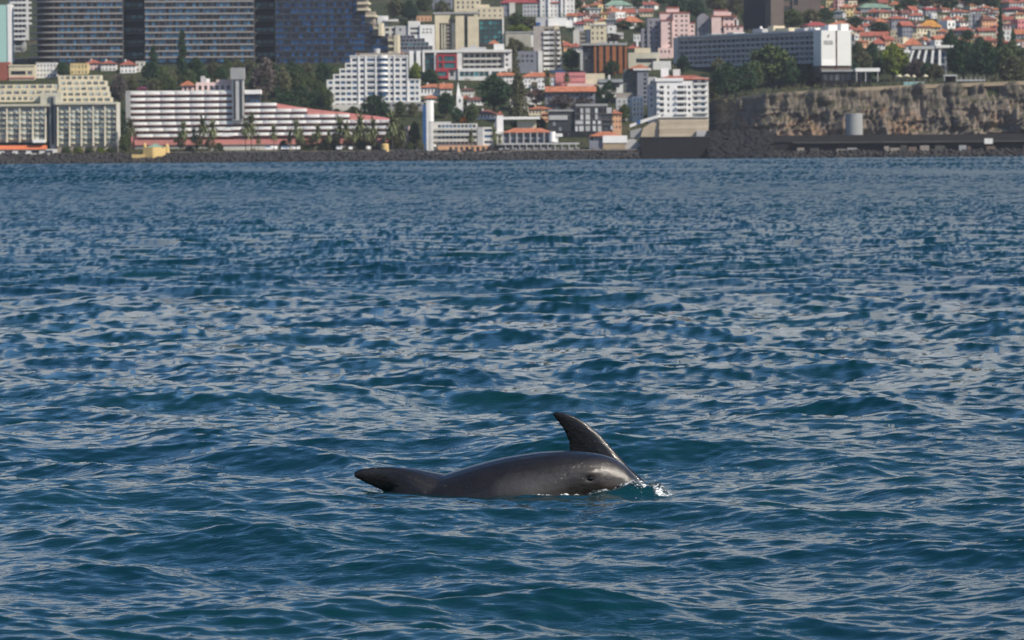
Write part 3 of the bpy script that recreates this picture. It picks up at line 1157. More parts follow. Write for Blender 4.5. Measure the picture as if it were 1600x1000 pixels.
# ---- trees
def leaf_quads(r, centre, rad, n, size, flat=0.5):
    """n leaf-sized quads spread through a clump"""
    p = r.standard_normal((n, 3))
    p /= np.linalg.norm(p, axis=1)[:, None]
    p *= rad * r.random((n, 1)) ** 0.4
    p[:, 2] *= 0.8
    p += centre
    a = r.standard_normal((n, 3))
    a /= np.linalg.norm(a, axis=1)[:, None]
    u = np.cross(a, r.standard_normal((n, 3)))
    u /= np.linalg.norm(u, axis=1)[:, None]
    w = np.cross(a, u)
    s = size * (0.6 + 0.8 * r.random((n, 1)))
    return np.stack([p - u * s, p - w * s * .6, p + u * s, p + w * s * .6], 1)

def leaf_mesh(name, quads, mat, rnd=None, r=rng):
    v_ = quads.reshape(-1, 3)
    f_ = np.arange(len(v_)).reshape(-1, 4)
    me = raw_mesh(name, v_, f_, mat, False)
    at = me.attributes.new('rnd', 'FLOAT', 'FACE')
    at.data.foreach_set('value', (r.random(len(f_)) if rnd is None else rnd).astype(np.float32))
    return me

PROTO = {}
def proto(kind, mat, variant):
    key = (kind, mat.name, variant)
    if key in PROTO:
        return PROTO[key]
    r = np.random.default_rng(abs(hash((kind, variant))) % 1000 if False else {'round': 1, 'loose': 2, 'tall': 3, 'cone': 4, 'palm': 5, 'dome': 6}[kind] * 100 + variant)
    tr = MB()
    Q = []
    R = []
    def clump(c, rad, n, size):
        Q.append(leaf_quads(r, np.array(c), rad, n, size))
        R.append(np.clip(r.random() * .55 + r.random(n) * .45, 0, 1))
    if kind in ('round', 'loose', 'tall', 'dome'):
        base = {'round': .16, 'loose': .24, 'tall': .14, 'dome': .05}[kind]
        tr.tube((0, 0, -.05), (0.01, 0, base + .12), .035, .026, 7)
        ncl = {'round': 80, 'loose': 46, 'tall': 75, 'dome': 90}[kind]
        for i in range(ncl):
            a = r.random() * 6.283
            z = r.random()
            prof = {'round': math.sin(math.pi * min(1, (z * .92 + .10))) ** .6, 'loose': math.sin(math.pi * (z * .9 + .08)) ** .8,
                    'tall': math.sin(math.pi * (z * .85 + .12)) ** .7, 'dome': math.sqrt(max(0, 1 - z * z))}[kind]
            rad = prof * .39 * math.sqrt(r.random() * .8 + .2)
            c = (rad * math.cos(a), rad * math.sin(a), base + .06 + z * (.86 - base))
            clump(c, .10 + .06 * r.random(), 36, .034)
            if i % 5 == 0:
                tr.tube((0.005, 0, base * .8), (c[0] * .8, c[1] * .8, c[2] - .02), .016, .004, 5, False)
    elif kind == 'cone':
        tr.tube((0, 0, -.05), (0, 0, .98), .03, .006, 7)
        for i in range(46):
            z = .08 + .90 * (i / 46)
            rr_ = (1 - z) ** .75 * .46 + .05
            for j in range(4):
                a = r.random() * 6.283
                d = rr_ * (.15 + .8 * r.random())
                clump((d * math.cos(a), d * math.sin(a), z), .085, 16, .034)
    elif kind == 'palm':
        tr.tube((0, 0, -.05), (.02, 0, .45), .030, .022, 8)
        tr.tube((.02, 0, .45), (.0, 0, .80), .022, .024, 8)
        for i in range(44):
            a = i * 2.4
            el = math.radians(75 - 120 * (i / 43))
            L = .40 + .12 * r.random()
            p = np.array([0, 0, .80])
            d = np.array([math.cos(a) * math.cos(el), math.sin(a) * math.cos(el), math.sin(el)])
            sd = np.array([-math.sin(a), math.cos(a), 0])
            wd = [.02, .06, .06, .042, .012]
            pts = []
            for k in range(5):
                pts.append(p.copy())
                p = p + d * L / 4
                d = d + np.array([0, 0, -.30])
                d /= np.linalg.norm(d)
            for k in range(4):
                Q.append(np.array([[pts[k] - sd * wd[k], pts[k + 1] - sd * wd[k + 1], pts[k + 1] + sd * wd[k + 1], pts[k] + sd * wd[k]]]))
                R.append(r.random(1))
    crown = leaf_mesh('crown', np.concatenate(Q), mat, np.concatenate(R), r)
    trunk = tr.mesh('trunk', BARK)
    PROTO[key] = (trunk, crown)
    return PROTO[key]

LF_DARK = leaf_mat('dark_evergreen_leaves', (0.0189, 0.04324, 0.0162), (0.032, 0.0675, 0.0270))
LF_MID = leaf_mat('mid_green_leaves', (0.0324, 0.0513, 0.0189), (0.0783, 0.1080, 0.0351))
LF_OLIVE = leaf_mat('olive_leaves', (0.0486, 0.0540, 0.0270), (0.1148, 0.1148, 0.0540))
LF_LIME = leaf_mat('yellow_green_leaves', (0.0743, 0.1080, 0.0162), (0.1755, 0.2160, 0.0297))
LF_BROWN = leaf_mat('bare_brown_twigs', (0.0540, 0.0405, 0.0378), (0.1148, 0.0918, 0.0810))
LF_PALM = leaf_mat('palm_fronds', (0.0473, 0.0607, 0.0243), (0.1283, 0.1418, 0.0607))
LF_FLOWER = leaf_mat('magenta_blossom', (0.1350, 0.0405, 0.0810), (0.3510, 0.1215, 0.2160))
LF_AUTUMN = leaf_mat('rust_orange_leaves', (0.2700, 0.0945, 0.0203), (0.5130, 0.2025, 0.0405))
TCOUNT = [0]
def tree(kind, px, yb, h, w, label, mat=None, D=None, name='tree', group=None, cat='tree', back=0.0):
    mat = mat or LF_MID
    TCOUNT[0] += 1
    tk, cr = proto(kind, mat, TCOUNT[0] % 3)
    d = (D or ground(px, yb)) + back
    k = d / F
    o = thing(name, label, cat, W(px, yb, d), random.random() * 6.28, group)
    o.scale = (w * k, w * k, h * k)
    link('trunk', tk, o)
    link('crown', cr, o)
    return o
# ------------------------------------------------------------------ left end: tall slabs, glass towers, cream hotel
b = B('apartment_slab', 'pale teal slab block with a white edge at the left border of the picture', -40, 18, 100, depth=14)
b.box('wall', TEALW, -40, 12.5, 8, 100)
b.box('edge_wall', WHITE2, 12.6, 18, 7, 100, -.4, 13)

b = B('low_pavilion', 'low cream pavilion with red brown end wall below the teal slab', -30, 54, 124, depth=10)
b.box('end_wall', wall_mat('red_brown_render', (0.30, 0.10, 0.07)), -30, 14, 97, 124, .3, 10)
b.wall(CREAM, 14.1, 54, 103.5, 124, [(17, 40), (43, 50)], [(111, 117)], G_DARK)
b.bands(SALMON, 14, 54.5, [120.5], 2.2, -.5, .0, 'stripe')
b.box('parapet', CREAM, 13.5, 54.5, 101.5, 103.5, -.4, 10)

b = B('apartment_block', 'grey white apartment block with stacked balconies behind the teal slab', 14, 50, 84, back=25, depth=15)
ys = [3 + 8.1 * i for i in range(-2, 8)]
b.wall(LGREY, 14, 41, -30, 62, cols(4, 17, 41, .6), [(y + 3, y + 7) for y in ys], G_DARK, single=False)
b.bands(WHITE, 17, lambda y: 50 if y < 42 else 40, ys, 3.2, -1.6)
b.wall(GREY, 20, 37, 62, 84, [(24, 34)], [(66, 71), (74, 79)], G_DARK)
b.box('roof_slab', BASALT, 22, 46, 84, 90, -1, 8)

# ---- the glass hotel: three towers joined by planted recesses
STORE = 9.62
def tower(label, x0, x1, yb, left_round, mat_g, slab, cell, xr=None, rz=0.0):
    b = B('hotel_tower', label, x0, x1, yb, D=2415, rz=rz, depth=22, group='towers of the glass hotel')
    ys = [1.0 + STORE * i for i in range(-3, 11) if 1.0 + STORE * i < yb - 3]
    # dark core
    if xr is None:
        m = MB()
        R_ = left_round * b.k
        X0, X1 = b.X(x0) + (1.5 if R_ else 0), b.X(x1)
        pts = [(X1, 21.7), (X0 + (2 if R_ else 0), 21.7)]
        pts += [(X0 + R_ * (1 - math.cos(t)), 15.7 - 14 * math.sin(t)) for t in np.linspace(0, math.pi / 2, 8)] if R_ else [(X0, 1.7)]
        pts.append((X1, 1.7))
        m.plan(list(reversed(pts)), -6, b.Z(-30))
        m.build('core', DGREY, b.o)
    else:
        for ya, yb2 in ((-30, 19), (19, 38), (38, 57), (57, yb)):
            b.box('core', DGREY, x0, xr(ya + 1), ya, yb2, 1.7, 22)
    g = MB()
    for y in ys:
        xa = x0 + left_round * (.95 + .12 * math.sin(max(0, 100 - y) * .018))
        xe = xr(y) if xr else x1
        n = int((xe - xa) / cell)
        for i in range(n):
            p0 = xa + (xe - xa) / n * i
            p1 = p0 + (xe - xa) / n
            g.box(b.X(p0) + .12, b.X(p1) - .12, 1.15, 1.5, b.Z(y + STORE) + .2, b.Z(y + 1.5))
    stuff(g.build('window_panes', mat_g, b.o))
    for y in ys:
        xe = xr(y) if xr else x1
        X0, X1 = b.X(x0 - (0.10 * max(0, y) if left_round else 0)), b.X(xe)
        R_ = left_round * b.k
        pts = [(X1, 20), (X0 + (0 if not R_ else 2), 20)]
        if R_:
            for t in np.linspace(0, math.pi / 2, 8):
                pts.append((X0 + R_ * (1 - math.cos(t)), 14 - 14 * math.sin(t)))
        else:
            pts.append((X0, 0))
        pts.append((X1, 0))
        m = MB()
        m.plan(list(reversed(pts)), b.Z(y + 2.6), b.Z(y + .2))
        m.build('floor_slab', slab, b.o)
    return b, ys

SLAB = wall_mat('bronze_floor_slab', (0.32, 0.295, 0.275))
PIER = wall_mat('dark_bronze_pier', (0.075, 0.075, 0.085))
SLAB3 = wall_mat('shaded_floor_slab', (0.055, 0.065, 0.085))  # right tower's slabs, shade of the front painted into their colour
SLAB2 = wall_mat('dark_floor_slab', (0.12, 0.115, 0.115))
b, ys = tower('left glass hotel tower with a rounded dark corner and tan floor slabs', 50, 192, 100, 38, G_TOWER, SLAB, 4.9)
b.piers(PIER, [192 - 9.8 * i for i in range(12)], 1.3, -30, 97, .35, 1.2)
b, ys = tower('middle glass hotel tower with tan floor slabs behind the tall conifer', 227, 397, 98, 0, G_TOWER, SLAB, 5.3)
b.piers(PIER, [227.5 + 10.55 * i for i in range(17)], 1.3, -30, 95, .35, 1.2)
def step(y):
    return 558 if y < 19 else 571 if y < 38 else 583 if y < 57 else 606
b, ys = tower('right glass hotel tower of blue panes darkened as in shade with stepped terraces', 430, 606, 106, 0, G_TOWER2, SLAB3, 6.0, step, rz=-.10)
b.piers(SLAB3, [431 + 12 * i for i in range(11)], 1.2, -30, 100, .35, 1.2)
for xa, xb, ya, yb_ in ((560, 577, -20, 19), (573, 588, 19, 38), (585, 597, 38, 57)):
    n = int((yb_ - ya) / STORE)
    for i in range(n):
        b.box('terrace', CREAM, xa, xb, ya + i * STORE + 5, ya + i * STORE + 8.5, -2.5, 9)
    b.box('terrace_core', TAUPE, xa - 2, xb - 3, ya, yb_, 0, 9)
for i in range(3):
    b.box('terrace', CREAM, 608, 618, 58 + i * STORE + 4, 58 + i * STORE + 7.5, -2.5, 9)
b.box('terrace_core', TAUPE, 606, 616, 57, 90, 0, 9)
b.box('end_pier', CREAM, 617, 623, 56, 90, -2.8, 8)
b.box('end_pier', CREAM, 593, 598, 37, 57, -2.8, 8)
def recess(label, x0, x1):
    b = B('planted_link', label, x0, x1, 100, D=2428, depth=8)
    b.box('back_wall', DGREY, x0, x1, -30, 100, 2, 8)
    for i in range(-2, 5):
        y = 4 + i * 19.3
        b.box('balcony', SLAB2, x0 + 1, x1 - 1, y + 8, y + 11, -2.5, 2)
        g = MB()
        for c in range(3):
            g.box(b.X(x0 + 3 + c * 10), b.X(x0 + 11 + c * 10), 1.6, 1.9, b.Z(y + 7), b.Z(y + 1))
        stuff(g.build('window_panes', G_TEAL, b.o))
        Q = [leaf_quads(rng, np.array((b.X(x0 + 3 + rng.random() * (x1 - x0 - 6)), -2.2 + rng.random(), b.Z(y + 7.5))), 1.0, 24, .28) for _ in range(9)]
        stuff(link('planting', leaf_mesh('planting', np.concatenate(Q), LF_MID if i % 2 else LF_OLIVE), b.o))
recess('dark recess with planted balconies between the left and middle glass towers', 192.5, 226.5)
recess('dark recess with planted balconies between the middle and right glass towers', 397.5, 429.5)

# ---- old villas at the foot of the towers
house(57, 88, 95, 99, 121, WHITE, None, 'white villa with arched windows left of the round tree under the towers')
house(110, 137, 96, 100, 117, PALEYEL, None, 'ochre villa with tall windows below the left glass tower', glass=G_GREY)
house(135, 157, 93, 98.5, 110, PINK, REDR, 'pink villa with a red tiled roof below the left glass tower')
house(158, 181, 94, 99, 111, WHITE, REDR, 'low white villa with a red roof between the pink and the gabled villa')
house(188, 212, 94, 101, 114, WHITE2, REDR, 'white villa with red roof and a small gable beside the flat extension')
house(212, 225, 95, 97, 113, OFFWHITE, None, 'flat roofed pale extension at the right end of the villa row')

# ---- cream hotel at the water, left block
b = B('cream_hotel', 'cream hotel of bowed bays and terraces beside the rocks, far left', -60, 184, 241, D=2108, depth=30)
RIB = wall_mat('cream_rib', (0.68, 0.63, 0.50))
G_CR = glass_mat('cream_hotel_glass', (0.13, 0.16, 0.17), (0.40, 0.45, 0.43), 0.45)
def bays(x0, x1, yt, yb, n, f):
    st = 8.1
    ys = [yt + st * i for i in range(int((yb - yt) / st))]
    b.box('back_wall', OFFWHITE, x0, x1, yt - 4, yb, f + 1.4, f + 18)
    p = (x1 - x0) / n
    g = MB()
    for y in ys:
        for i in range(n):
            xa = x0 + p * i
            g.box(b.X(xa + 1), b.X(xa + p / 2 - .6), f + .45, f + 1.3, b.Z(y + 6.4), b.Z(y + .8))
            g.box(b.X(xa + p / 2 + .6), b.X(xa + p - 1), f + .45, f + 1.3, b.Z(y + 6.4), b.Z(y + .8))
    stuff(g.build('window_panes', G_CR, b.o))
    me = None
    for y in ys:
        for i in range(n):
            for h in (0, 1):
                xa = x0 + p * i + h * p / 2
                if me is None:
                    m = MB()
                    w = p / 2 * b.k
                    m.plan([(.15, .9), (.5, 0), (w / 2, -.5), (w - .5, 0), (w - .15, .9)], 0, 2.6 * b.k)
                    me = m.mesh('balcony', IVORY)
                link('balcony', me, b.o, (b.X(xa), f, b.Z(y + 8.4)))
    for i in range(n + 1):
        x = x0 + p * i
        m = MB()
        zt, zb = b.Z(yt - 3), b.Z(yb)
        # ribs bow outwards towards the ground
        prof = [(f - .2, zt), (f - .5, zt * .75 + zb * .25), (f - 1.1, zt * .4 + zb * .6), (f - 2.0, zb), (f + 1.3, zb), (f + 1.3, zt)]
        w = 1.0 * b.k
        n0 = len(m.v)
        m.v += [(b.X(x) - w, yy, zz) for yy, zz in prof] + [(b.X(x) + w, yy, zz) for yy, zz in prof]
        k_ = len(prof)
        m.f += [tuple(n0 + j for j in range(k_)), tuple(n0 + k_ + j for j in reversed(range(k_)))]
        m.r += [.5, .5]
        for j in range(k_):
            jj = (j + 1) % k_
            m.f.append((n0 + jj, n0 + j, n0 + k_ + j, n0 + k_ + jj))
            m.r.append(.5)
        m.build('rib', RIB, b.o)
bays(-49, 72, 169, 222, 6, 0)
bays(92, 184, 168, 229, 5, -3)
b.box('parapet', IVORY, -60, 79, 162.5, 166, -1, 17)
b.box('parapet', IVORY, 88, 184, 160.5, 164, -4, 16)
b.box('lift_shaft', GREY, 79, 88, 150, 241, -1, 6)
b.box('lift_shaft_slit', DGREY, 81, 85, 152, 226, -1.3, -1)
b.box('stair_tower', IVORY, 64, 97, 145, 168, 0, 9)
# upper terraces step back
def terrace(x0, x1, yt, n, d, cells):
    b.box('terrace_wall', IVORY, x0, x1, yt, yt + 8.7, d + 1.6, d + 14)
    b.box('terrace_parapet', CREAM, x0, x1, yt + 6.0, yt + 9.0, d - 1.0, d + .2)
    g = MB()
    p = (x1 - x0) / cells
    for i in range(cells):
        g.box(b.X(x0 + p * (i + .18)), b.X(x0 + p * (i + .82)), d + 1.3, d + 1.7, b.Z(yt + 6.6), b.Z(yt + 1.6))
    stuff(g.build('window_panes', G_CR, b.o))
    me = None
    for i in range(cells + 1):
        if me is None:
            m = MB()
            m.box(-.35, .35, d - .8, d + 2, b.Z(yt + 8.7), b.Z(yt + .3))
            me = m.mesh('party_wall', CREAM)
        link('party_wall', me, b.o, (b.X(x0 + p * i), 0, 0))
for i, (xa, xb) in enumerate(((86, 151), (88, 160), (90, 164), (92, 167), (93, 172))):
    terrace(xa, xb, 117 + 8.9 * i, 1, 22 - 4.2 * i, 7)
for i, (xa, xb) in enumerate(((-20, 90), (-20, 88), (-20, 60))):
    terrace(xa, xb, 131 + 9.4 * i, 1, 16 - 4.2 * i, 9)
b.pent(AWN, -60, 74, 227, 233, -5, -1, 'awning')
b.wall(WHITE, -60, 90, 233, 241, cols(7, -58, 88, .6), [(235, 239.5)], G_DARK, f=-4.5, b=0)
b.box('terrace_parapet', WHITE2, 53, 72, 218, 223, -5, 0)
b.box('plinth', TAUPE, 90, 184, 229, 241, -2, 5)
# ------------------------------------------------------------------ striped hotel
b = B('striped_hotel', 'long hotel with white balcony bands over pink walls and a grey lift tower', 198, 618, 228, D=2128, depth=16)
def scallop(x0, x1, yt, h, bay=23.5, f=-1.2, mat=WHITE2, bow=.7, name='balcony'):
    n = max(1, int(round((x1 - x0) / bay)))
    pts = []
    for i in range(n):
        for t in np.linspace(0, 1, 7)[:-1]:
            pts.append((b.X(x0 + (x1 - x0) * (i + t) / n), f - bow * math.sin(math.pi * t) ** .7))
    pts.append((b.X(x1), f))
    pts += [(b.X(x1), .1), (b.X(x0), .1)]
    m = MB()
    m.plan(pts, b.Z(yt + h), b.Z(yt))
    m.build(name, mat, b.o)
def stripe(rows, xa, xb, wm=SALMON):
    for i, (y, p, r) in enumerate(rows):
        scallop(p, r, y, 4.3)
        m = MB()
        m.box(b.X(p), b.X(r), -.7, .05, b.Z(y + 6.0), b.Z(y + 4.3))
        m.build('soffit', wm, b.o)
        n = int((r - p) / 6)
        g = MB()
        for j in range(n):
            x = p + (r - p) / n * j
            g.box(b.X(x + .4), b.X(x + (r - p) / n - .4), .0, .3, b.Z(y + 9.5), b.Z(y + 6.0))
        stuff(g.build('window_panes', G_DARK, b.o))
MAIN = [(142.5 + 9.42 * i, max(205, 205 + (i - 4) * 3.2), 366) for i in range(9)]
stripe(MAIN, 205, 366)
b.box('wall', ROSE, 205, 366, 143, 228, .3, 15)
b.box('end_wall', GREY, 197.5, 205, 141, 200, -1.5, 14)
b.box('parapet', OFFWHITE, 197.5, 366, 140.8, 142.5, -1.3, 15)
b.box('lift_tower', LGREY, 364.5, 382, 124, 188, -4, 3)
b.box('lift_tower_head', GREY, 362, 383.5, 106, 124, -4.6, 3.4)
b.box('lift_tower_slot', DGREY, 366.5, 370, 126, 186, -4.3, -4)
b.box('lift_tower_slot', DGREY, 376.5, 380, 126, 186, -4.3, -4)
b.box('balcony', WHITE2, 383, 408.5, 140.5, 147, -1, 8)
b.wall(DGREY, 383, 407, 147, 161, cols(3, 384, 407, .8), [(149, 154), (155.5, 160)], G_BLUE, f=.3, b=8)
WING = [(161, 383, 433), (170.5, 383, 480), (179.6, 383, 546.5), (188.6, 320, 615), (198, 330, 614), (207.2, 300, 613)]
stripe(WING, 383, 615)
b.poly('wall', ROSE, [(366, 228), (616, 228), (616, 188), (590, 183), (545, 178), (480, 170), (433, 162), (383, 160), (366, 160)], .3, 13)
b.poly('pitched_wall', SALMON, [(434, 172), (481, 172), (481, 169.5), (434, 163.5)], -.3, .3)
b.poly('pitched_wall', SALMON, [(481, 181), (547, 181), (547, 177.5), (481, 171)], -.3, .3)
b.poly('pitched_wall', SALMON, [(547.5, 190), (592, 190), (592, 186.5), (547.5, 180)], -.3, .3)
b.box('base_wall', SALMON, 211, 604, 217.5, 225.5, -2.2, .3)
b.box('terrace_parapet', OFFWHITE, 328, 470, 229, 235, -6, -2)
b.box('base_plinth', GREY, 211, 616, 225.5, 236, -1.5, .3)
b.wall(PINK, 306, 363, 128, 142, cols(6, 308, 361, .55), [(133, 140)], G_DARK, f=5, b=12)
b.box('roof_terrace', PINK, 338, 364, 124, 128, 4.6, 12)
b.box('chimney', LGREY, 313, 320, 118, 128, 8, 10)
m = MB()
m.box(b.X(321), b.X(327), 8, 9, b.Z(128), b.Z(122))
m.build('roof_plant', WHITE2, b.o)

b = B('roof_pavilion', 'small pink pavilion with an orange pyramid roof behind the striped hotel', 283, 303, 143, D=2150, depth=7, cat='pavilion')
b.wall(PINK, 284.5, 301.5, 133, 143, cols(2, 286, 300, .5), [(135, 142)], G_DARK)
b.roof(TERRA, 284.5, 301.5, 125.5, 133, over=1.0)

b = B('yellow_fort', 'small yellow fort with round corner turrets and a green roof on the sea wall', 206, 266, 246, D=2086, depth=10, cat='fort')
m = MB()
k_ = b.k
m.plan([(b.X(224), 0), (b.X(238), -1.5), (b.X(240), -1.5), (b.X(258), 3), (b.X(258), 11), (b.X(224), 11)], -2, b.Z(230))
m.build('wall', YELLOW, b.o)
b.box('low_wall', YELLOW, 206, 226, 241, 246, -.8, 4)
b.cyl('turret', YELLOW, 226, 3.4, 226, 246, 1.0, r2=2.6)
b.cyl('turret_cap', YELLOW, 226, 2.6, 223, 226, 1.0, r2=.4)
b.cyl('turret', YELLOW, 260, 4.2, 228, 239, 5.0, r2=3.0)
b.cyl('turret_cap', YELLOW, 260, 3.0, 224, 228, 5.0, r2=.4)
b.roof(GREENR, 230, 254, 224, 230, f=2, b=9, over=.4)

# ---- white stepped hotel with blue windows
b = B('stepped_hotel', 'white hotel with stepped left flank, blue windows and a rounded balcony bay', 510, 657, 172, depth=14)
LEFT = [(548, 88, 97.5), (539.5, 97.5, 106.5), (531, 106.5, 115.5), (521, 115.5, 124.5), (511, 124.5, 172)]
R0 = 91.5
rows_all = [(R0 + 8.75 * i, R0 + 8.75 * i + 4.4) for i in range(9)]
# storeys as horizontal strips so that the flank steps
for i, (ya, yb_) in enumerate(rows_all):
    top = 88 if i == 0 else ya - 2.2
    bot = rows_all[i + 1][0] - 2.2 if i < 8 else 172
    xl = 548 if i == 0 else 540 if i == 1 else 531 if i == 2 else 521 if i == 3 else 511 if i < 7 else 516
    xr = 637 if i < 4 else 656.5
    cs = [c for c in [(551 + 0, 558), (542, 549), (533, 540), (524, 531), (514, 520)] if c[0] > xl + 1]
    cs = sorted(cs) + [(563, 569.5), (574, 586), (589.5, 595), (601.5, 607), (610, 615), (618, 625), (628.5, 635)]
    cs = [c for c in cs]
    cc = []
    for c in sorted(cs):
        if not cc or c[0] > cc[-1][1] + .8:
            cc.append(c)
    if xr > 640:
        cc.append((641, 647.5))
        cc.append((650, 654))
    b.wall(WHITE, xl, xr, top, bot, cc, [(ya, yb_)], G_BLUE, rev=.5, name='storey_wall')
b.piers(WHITE2, [561, 571.8, 587.6, 616.6, 637.2], 1.5, 88, 165, -.5, 0)
b.bands(WHITE, 574, 587, [97.0 + 8.75 * i for i in range(7)], 1.4, -.25, 0, 'spandrel')
for i in range(6):
    b.cyl('round_balcony', WHITE2, 598.5, 8.0, 96 + 8.75 * i, 99.6 + 8.75 * i, 1.0, 24)
b.cyl('round_balcony', WHITE2, 598.5, 8.2, 86.5, 91.3, 1.0, 24)
b.cyl('round_bay', G_BLUE, 598.5, 6.2, 91, 150, 1.0, 24)
b.box('parapet', WHITE, 547, 637.6, 86.8, 88.3, -.3, 14)
b.box('parapet', WHITE, 636, 657, 124, 125.6, -.3, 14)
b.box('terrace_base', OFFWHITE, 520, 660, 163, 172, -2.5, 0)
b.wall(GREY, 600, 662, 160, 172, cols(6, 602, 660, .7), [(163, 167)], G_DARK, f=-4, b=-2.6)
b.box('roof_garden_wall', TAUPE, 556, 636, 83, 87, 3, 12)
b.cyl('roof_tank', LGREY, 589, 5, 76, 83, 6, 16)
b.box('roof_chimney', SALMON, 559, 561.5, 82, 87, 3, 4)
b.box('roof_chimney', SALMON, 627, 629.5, 81, 87, 3, 4)
b.box('roof_chimney', SALMON, 633, 635.5, 82, 87, 3, 4)

# ---- cluster right of it
b = B('white_terraced_block', 'white block with stepped purple glass roof right of the stepped terraces', 600, 679, 84, back=10, depth=14)
b.wall(OFFWHITE, 600, 622, 40, 84, [(602, 608), (612, 619)], [(44, 48), (52, 56)], G_DARK, f=4)
b.box('roof_slab', WHITE, 600, 622, 30, 33, 2, 14)
b.box('penthouse', WHITE, 590, 606, 24, 40, 6, 14)
b.wall(LGREY, 618, 640, 40, 84, [(624, 627)], [(44, 48)], G_DARK, f=3)
b.wall(WHITE, 638, 656, 33, 84, [(641, 655)], [(43, 46.5), (50, 54)], G_DARK, f=2)
b.wall(WHITE2, 656, 678.5, 39, 84, cols(3, 659, 676, .6), [(45, 47), (50, 52)], None, f=1)
for xa, xb, ya in ((624, 648, 55), (628, 664, 60), (626, 670, 66), (624, 676, 72)):
    g = b.wall(BLUEGREY, xa, xb, ya, 84, cols(int((xb - xa) / 6), xa, xb, .8), [(ya + 1.5, ya + 5.5)], G_TEAL if ya in (66,) else G_DARK, f=-1.5 - (ya - 55) * .25, b=6, name='glazed_storey')

b = B('cream_tower_block', 'cream twin slab tower with a slotted dark stair strip', 679, 749, 80, back=14, depth=13)
b.poly('slab_wall', CREAM, [(680, 80), (680, 22), (705, 22), (700, 36), (687, 36), (687, 80)], 0, 12)
b.box('recess_wall', TAUPE, 687, 712, 30, 80, 3, 12)
b.piers(IVORY, [691, 695], 2.2, 36, 80, .5, 3)
b.wall(TAUPE, 697, 704, 34, 80, [(698, 703)], [(38 + i * 6, 41.5 + i * 6) for i in range(7)], G_DARK, f=1.5)
b.box('slab_wall', IVORY, 706, 712, 36, 80, .5, 12)
b.box('slab_wall', CREAM, 712, 725.5, 25, 80, -1, 12)
b.wall(DGREY, 725.5, 731, 24, 80, [(726.3, 730.2)], [(27 + i * 6, 31 + i * 6) for i in range(8)], G_DARK, f=0)
b.box('slab_wall', CREAM, 731, 748, 26, 80, -1, 12)
b.box('roof_slab', GREY, 678, 750, 19, 22, -.5, 13)

b = B('glass_block', 'dark glass office block beside the cream twin slab tower', 748, 787, 75, back=10, depth=12)
b.wall(DGREY, 748, 785, 30, 75, cols(5, 749, 785, .82), [(33 + 7.2 * i, 38.5 + 7.2 * i) for i in range(5)], G_TEAL, single=True)
b.box('edge_pier', WHITE, 785, 787.5, 28, 75, -.5, 12)
b = B('beige_block', 'plain beige block rising behind the dark glass office block', 739, 788, 40, depth=14)
b.wall(CREAM, 741, 787, 11, 40, cols(5, 744, 786, .3), [(15, 18), (23, 26)], G_DARK)
b.box('stair_head', CREAM, 740, 765, 7, 11, 2, 8)
b = B('cream_house_block', 'cream apartment house cut by the top edge above the beige block', 708, 752, 17, depth=12, cat='house')
b.wall(CREAM, 710, 751, -12, 17, cols(5, 712, 750, .35), [(-6, -2), (2, 6), (9, 13)], G_DARK)
b = B('grey_block', 'grey block among trees at the top edge left of centre', 676, 708, 14, depth=12)
b.wall(BLUEGREY, 676, 707, -12, 14, cols(4, 677, 706, .4), [(-5, 0), (4, 9)], G_DARK)
house(651, 674, 22, 26, 34, PEACH, None, 'peach house among trees above the white terraced block')

b = B('modern_centre', 'long white modern building with teal glass and a red framed box', 640, 800, 124, depth=16)
b.box('back_wall', LGREY, 656, 800, 80, 112, 3, 15)
for x in (640, 651):
    b.box('fin', WHITE2, x, x + 6.5, 79, 111, -1, 6)
b.wall(BLUEGREY, 646.5, 662, 80, 118, [(647, 650.5), (658, 661.5)], [(83 + 7 * i, 88.5 + 7 * i) for i in range(4)], G_TEAL, f=1)
b.box('frame', WHITE, 660.5, 800, 78, 82, -1.5, 12)
b.box('frame', WHITE, 660.5, 664, 82, 112, -1.5, 6)
b.wall(DGREY, 664, 679, 83, 118, cols(2, 665, 679, .85), [(85, 91), (93, 99), (101, 107)], G_TEAL, f=0)
b.box('frame', WHITE, 679, 682, 82, 110, -1.5, 6)
b.wall(REDF, 682.5, 714, 85, 109, [(685, 691.5), (694, 712)], [(87.5, 95.5), (98, 106.5)], G_TEAL, f=-2, b=6, rev=.6)
b.wall(REDF, 680.5, 701, 108.5, 122.5, [(683, 698.5)], [(111.5, 118.5)], G_TEAL, f=-2.6, b=6, rev=.6)
b.wall(LGREY, 701, 716, 108.5, 124, [(703, 709)], [(112, 119)], G_GREY, f=-1, b=6)
b.box('frame', WHITE, 714.5, 722, 82, 108, -1.2, 6)
b.wall(OFFWHITE, 722, 796, 82, 108, cols(8, 724, 795, .75), [(84, 90), (94, 98.5), (102, 106.5)], G_DARK, f=1.5, b=10)
b.bands(OFFWHITE, 724, 782, [90.5, 99.5], 3.0, -.6, 1.5)
b.wall(WHITE, 788, 799, 80, 108, [(790, 794)], [(84, 88), (92, 96), (100, 104)], G_DARK, f=-.6, b=8)
b.wall(WHITE, 716, 793, 107, 124, cols(6, 718, 764, .92) + [(768, 792)], [(112, 119.5)], G_TEAL, f=-2, b=6, rev=.5)
b.box('roof_plant', LGREY, 720, 760, 74, 78, 2, 8)
b.box('roof_plant', WHITE, 772, 788, 69, 78, 2, 8)
b.box('roof_plant', LGREY, 735, 744, 71, 74, 4, 7)
b.roof(TERRA, 765, 779, 62, 68, f=6, b=14)

